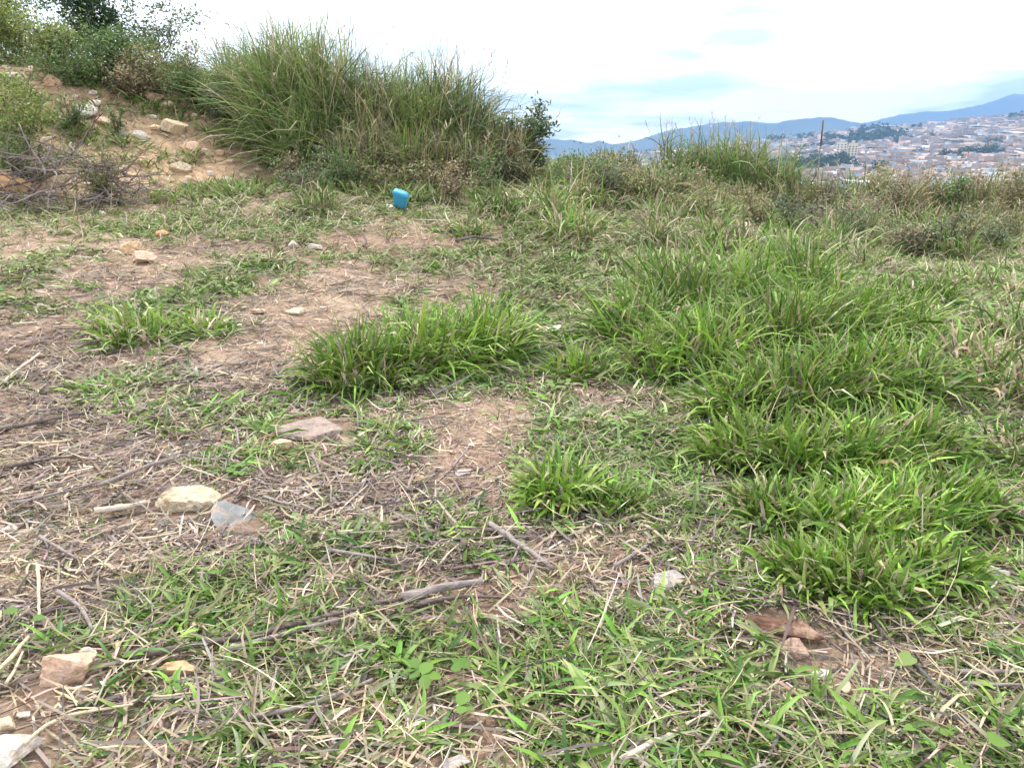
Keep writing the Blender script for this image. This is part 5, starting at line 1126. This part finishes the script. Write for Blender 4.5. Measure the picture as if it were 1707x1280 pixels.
# houses: a walled body with recessed dark openings and a roof, in eight kinds
def boxv(x0, x1, y0, y1, z0, z1):
    V = np.array([[x0, y0, z0], [x1, y0, z0], [x1, y1, z0], [x0, y1, z0], [x0, y0, z1], [x1, y0, z1], [x1, y1, z1], [x0, y1, z1]], float)
    return V, np.array([[0, 1, 5, 4], [1, 2, 6, 5], [2, 3, 7, 6], [3, 0, 4, 7], [4, 5, 6, 7], [3, 2, 1, 0]])
def house_parts(w, d, h, wall, roofc, kind, r):
    b = Acc(); b.add(*boxv(-w / 2, w / 2, -d / 2, d / 2, -6, h), None, wall)
    fl = max(1, int(h / 2.8)); nwin = max(2, int(w / 3))
    for f in range(fl):
        for k in range(nwin):
            if r.random() < .25: continue
            xc = -w / 2 + (k + .5) * w / nwin; z0 = f * 2.8 + .9
            b.add(*boxv(xc - .55, xc + .55, -d / 2 - .06, -d / 2 + .1, z0, z0 + 1.15), None, (.05, .05, .055))
        for k in range(2):
            yc = -d / 4 + k * d / 2; z0 = f * 2.8 + .9
            b.add(*boxv(-w / 2 - .06, -w / 2 + .1, yc - .5, yc + .5, z0, z0 + 1.1), None, (.05, .05, .055))
    t = Acc()
    if kind == 'gable':
        e = .5; V = np.array([[-w / 2 - e, -d / 2 - e, h], [w / 2 + e, -d / 2 - e, h], [w / 2 + e, d / 2 + e, h], [-w / 2 - e, d / 2 + e, h], [-w / 2 - e, 0, h + d * .26], [w / 2 + e, 0, h + d * .26]])
        t.add(V, [[0, 1, 5, 4], [2, 3, 4, 5], [3, 2, 1, 0]], [[0, 4, 3], [1, 2, 5]], roofc)
    elif kind == 'shed':
        V, Q = boxv(-w / 2 - .4, w / 2 + .4, -d / 2 - .4, d / 2 + .4, h + .02, h + .22); V[[6, 7], 2] += d * .14; V[[2, 3], 2] += d * .14; t.add(V, Q, None, roofc)
    else:
        t.add(*boxv(-w / 2 - .2, w / 2 + .2, -d / 2 - .2, d / 2 + .2, h + .02, h + .3), None, roofc)
        for q in (boxv(-w / 2, w / 2, -d / 2, -d / 2 + .2, h + .3, h + 1.1), boxv(-w / 2, w / 2, d / 2 - .2, d / 2, h + .3, h + 1.1)): t.add(*q, None, wall)
        t.add(*boxv(w * .1, w * .32, -d * .1, d * .15, h + .3, h + 2.2), None, (.25, .36, .5))
    return b, t
KINDS = [('brick red house with a terracotta gable roof on the far hillside', 10, 9, 3.4, (0.368, 0.273, 0.22), (0.356, 0.234, 0.182), 'gable'),
         ('tall cream house with a terracotta gable roof on the far hillside', 11, 9, 6, (0.592, 0.54, 0.479), (0.347, 0.243, 0.199), 'gable'),
         ('white walled house with a pale flat roof on the far hillside', 10, 10, 6, (0.715, 0.689, 0.645), (0.497, 0.48, 0.463), 'flat'),
         ('bare brick house with a grey flat roof on the far hillside', 9, 9, 8.6, (0.388, 0.293, 0.249), (0.417, 0.4, 0.383), 'flat'),
         ('grey walled house with a pale sheet roof on the far hillside', 13, 9, 4, (0.398, 0.38, 0.371), (0.617, 0.6, 0.574), 'shed'),
         ('pinkish house with a brown sheet roof on the far hillside', 9, 8, 5.8, (0.528, 0.433, 0.389), (0.332, 0.271, 0.236), 'shed'),
         ('long pale shed with a white sheet roof on the far hillside', 20, 12, 5, (0.595, 0.569, 0.525), (0.719, 0.71, 0.692), 'shed'),
         ('ochre house with a rusty gable roof on the far hillside', 10, 8, 5, (0.507, 0.42, 0.324), (0.328, 0.232, 0.18), 'gable')]
protos = []
hr = random.Random(3)
for (lab, w, d, h, wall, rc, kd) in KINDS:
    b, t = house_parts(w, d, h, wall, rc, kd, hr); protos.append((lab, b.mesh('wall', [M['far']], False), t.mesh('roof', [M['far']], False), b, t))
def wood(x, y): return fbm(x, y, 1 / 150.0, 90, 3) + 0.55 * fbm(x, y, 1 / 48.0, 93, 2)
spots = []
y = 600.0
while y < 3900:
    sp = 11.5 + max(0, y - 900) * 0.0085; x = y * 0.02
    while x < y * 0.74:
        jx = x + rng.uniform(-.35, .35) * sp; jy = y + rng.uniform(-.35, .35) * sp
        spots.append((jx, jy, sp)); x += sp * 1.15
    y += sp * 1.05
S = np.array(spots); wd = wood(S[:, 0], S[:, 1]); Zs = HC(S[:, 0], S[:, 1])
row = (Zs - CAM_Z) / S[:, 1]
vis = (row > -0.05) & (S[:, 1] < 1500 + (S[:, 0] / S[:, 1] - .05) * 8500)
hs = S[(wd < .46) & vis]; hz = Zs[(wd < .46) & vis]
ts = S[(wd >= .44) & vis]; tz = Zs[(wd >= .44) & vis]
order = np.argsort(np.hypot(hs[:, 0], hs[:, 1])); one = set(order[:290].tolist())
far_acc = Acc()
for i in range(len(hs)):
    k = int(rng.choice(8, p=[.2, .14, .14, .16, .12, .12, .04, .08])); a = round(rng.uniform(0, 3.14) / .35) * .35 + rng.normal(0, .06); s = rng.uniform(.8, 1.2) * (1.0 if i in one else min(1.6, hs[i, 2] / 13.5))
    lab, bm_, tm_, ba, ta = protos[k]
    if i in one:
        o = obj('house', bm_, None, (hs[i, 0], hs[i, 1], hz[i]), (0, 0, a), (s, s, s * rng.uniform(.9, 1.2))); tag(o, lab, 'house', 'houses on the far hillside')
        obj('roof', tm_, o)
    else:
        c, q = math.cos(a), math.sin(a); tint = rng.uniform(.85, 1.15)
        for ac in (ba, ta):
            for Vp, Cp, Qp in [(np.concatenate(ac.V), np.concatenate(ac.C), np.concatenate(ac.Q))]:
                if ac is ba: Vp, Cp, Qp = Vp[:8], Cp[:8], Qp[:5]
                Tp = np.concatenate(ac.T) if ac.T and ac is ta else None
                W = Vp * s; far_acc.add(np.stack([W[:, 0] * c - W[:, 1] * q + hs[i, 0], W[:, 0] * q + W[:, 1] * c + hs[i, 1], W[:, 2] + hz[i]], 1), Qp, Tp, Cp * tint)
o = obj('distant_houses', far_acc.mesh('distant_houses', [M['far']], False)); tag(o, 'dense mass of small distant houses over the hills', 'houses', kind='stuff')

# trees between the houses
def crown_mesh(seed, n, card, wide):
    r = np.random.default_rng(seed); lumps = r.normal(0, .33, (9, 3)) * [wide, wide, .8] + [0, 0, .62]; w = r.integers(0, 9, n)
    P = lumps[w] + r.normal(0, .16, (n, 3)); nr = r.standard_normal((n, 3)); nr /= np.linalg.norm(nr, axis=1)[:, None]
    u = np.cross(nr, [0.3, .2, .9]); u /= np.linalg.norm(u, axis=1)[:, None]; v = np.cross(nr, u); sz = (card * r.uniform(.6, 1.3, n))[:, None]
    V = np.stack([P - u * sz, P - v * sz * .7, P + u * sz, P + v * sz * .7], 1).reshape(-1, 3); Q = np.arange(n * 4).reshape(n, 4)
    C = np.repeat(np.array([.035, .06, .028]) * r.uniform(.6, 1.6, (n, 1)), 4, 0)
    return V, Q, C
crowns = []
for k in range(5):
    V, Q, C = crown_mesh(k, 420, .085, .9 + .2 * (k % 2)); crowns.append(new_mesh('crown', V, Q, None, [M['farleaf']], C))
acc = Acc(); tube(acc, [(0, 0, -.2), (.01, 0, .2), (0, .01, .5)], .04, .02, 6, (.12, .09, .07)); trunk_me = acc.mesh('trunk', [M['far']])
order = np.argsort(np.hypot(ts[:, 0], ts[:, 1])); one = set(order[:260].tolist()); far_trees = Acc()
for i in range(len(ts)):
    s = rng.uniform(7, 13) * (1 if i in one else min(2.2, ts[i, 2] / 12)); a = rng.uniform(0, 6.28)
    if i in one:
        root = empty('tree', (ts[i, 0], ts[i, 1], tz[i]), a); root.scale = (s, s, s * .95); tag(root, 'dark round tree between the houses of the far hillside', 'tree', 'trees among the far houses')
        obj('trunk', trunk_me, root); obj('crown', crowns[i % 5], root)
    else:
        V, Q, C = crown_mesh(i % 23, 36, .26, 1.0); far_trees.add(V * s + [ts[i, 0], ts[i, 1], tz[i]], Q, None, C)
o = obj('distant_woods', far_trees.mesh('distant_woods', [M['farleaf']], False)); tag(o, 'distant dark woods scattered through the city', 'woods', kind='stuff')

# apartment blocks
def block(x, y, w, d, h, rz, wall, label, group, z=None, win=True):
    z = float(HC(x, y)) if z is None else z
    root = empty('apartment_block', (x, y, z), rz); tag(root, label, 'building', group)
    a = Acc(); a.add(*boxv(-w / 2, w / 2, -d / 2, d / 2, -12, h), None, wall); obj('wall', a.mesh('wall', [M['far']], False), root)
    a = Acc(); a.add(*boxv(-w / 2 - .3, w / 2 + .3, -d / 2 - .3, d / 2 + .3, h + .02, h + .6), None, (.5, .48, .46)); a.add(*boxv(-w * .2, w * .15, -d * .2, d * .2, h + .6, h + 3.2), None, wall); obj('roof', a.mesh('roof', [M['far']], False), root)
    if win:
        wm = Acc(); wm.add(*boxv(-.85, .85, -.12, .12, 0, 1.3), None, (.07, .075, .085)); me = wm.mesh('window', [M['far']], False); nf = int(h / 2.9); nc = max(3, int(w / 3.2))
        for f in range(nf):
            for k in range(nc): obj('window', me, root, (-w / 2 + (k + .5) * w / nc, -d / 2 + .04, f * 2.9 + 1.0))
    return root
BLOCKS = [
    (407.5, 1000, 12, 10, 25, -0.38, (0.66, 0.6, 0.5), 'cream apartment tower standing above the near houses', None),
    (423.2, 1004, 11, 10, 23, -0.38, (0.68, 0.6, 0.47), 'slightly shorter cream apartment tower beside its twin', None)]
for a in BLOCKS: block(*a)
SKYLINE = [
    (1131.5, 2827.1, 16.9, 16.8, 20.8),
    (1298.0, 2902.7, 24.0, 16.7, 33.7),
    (2037.3, 3286.8, 24.3, 17.7, 28.7),
    (1479.5, 3642.0, -1.0, 14.1, 21.6),
    (2040.6, 3601.7, 18.6, 15.0, 28.8),
    (1275.4, 2567.1, 43.8, 14.8, 23.8),
    (1361.6, 3335.3, 11.6, 12.3, 32.6),
    (959.5, 2787.3, 7.0, 17.8, 24.9),
    (1463.1, 3429.9, 7.9, 12.6, 24.3),
    (2083.4, 3402.8, 20.5, 15.7, 21.8),
    (1146.7, 2423.4, 45.7, 15.9, 23.9),
    (1634.8, 3164.0, 21.3, 12.4, 21.6),
    (1200.9, 2982.3, 15.6, 15.0, 27.6),
    (1472.9, 3271.5, 17.0, 13.9, 30.1),
    (1033.9, 2708.7, 17.3, 14.5, 32.5),
    (1197.8, 2700.6, 32.3, 15.0, 32.4),
    (1310.9, 3133.0, 17.1, 15.2, 28.1),
    (1663.6, 3466.4, 11.0, 14.1, 28.1),
    (1243.9, 2638.0, 36.6, 17.8, 21.7),
    (1486.8, 3468.6, 5.7, 14.4, 30.0),
    (1005.6, 2393.1, 37.1, 17.6, 29.1),
    (2009.5, 3541.2, 17.1, 14.5, 23.1),
    (1427.3, 3400.1, 7.6, 17.8, 28.6),
    (1195.8, 3697.8, -11.5, 14.9, 32.9),
    (1767.0, 2850.6, 38.8, 12.8, 18.6),
    (883.7, 2660.6, 6.6, 17.4, 20.1)]
for (x, y, z, w, h) in SKYLINE: block(x, y, w, w * .8, h, rng.uniform(-.3, .3), (.5, .5, .5), 'pale distant tower block rising on the hazy skyline', 'tower blocks on the skyline', z, False)

# ------------------------------------------------------------------ the air
HZ = 2.1e-4
m = bpy.data.materials.new('haze'); m.use_nodes = True; t = m.node_tree; t.nodes.clear()
mo = N(t, 'ShaderNodeOutputMaterial'); pv = N(t, 'ShaderNodeVolumePrincipled')
pv.inputs['Color'].default_value = (.27, .47, .78, 1); pv.inputs['Density'].default_value = HZ; pv.inputs['Anisotropy'].default_value = 0.1
t.links.new(pv.outputs[0], mo.inputs['Volume'])
V, Q = boxv(-4500, 12500, -400, 7200, -160, 470)
o = obj('haze', new_mesh('haze', V, Q, None, [m], None, False)); tag(o, 'pale blue haze over the valley', 'haze', kind='stuff')
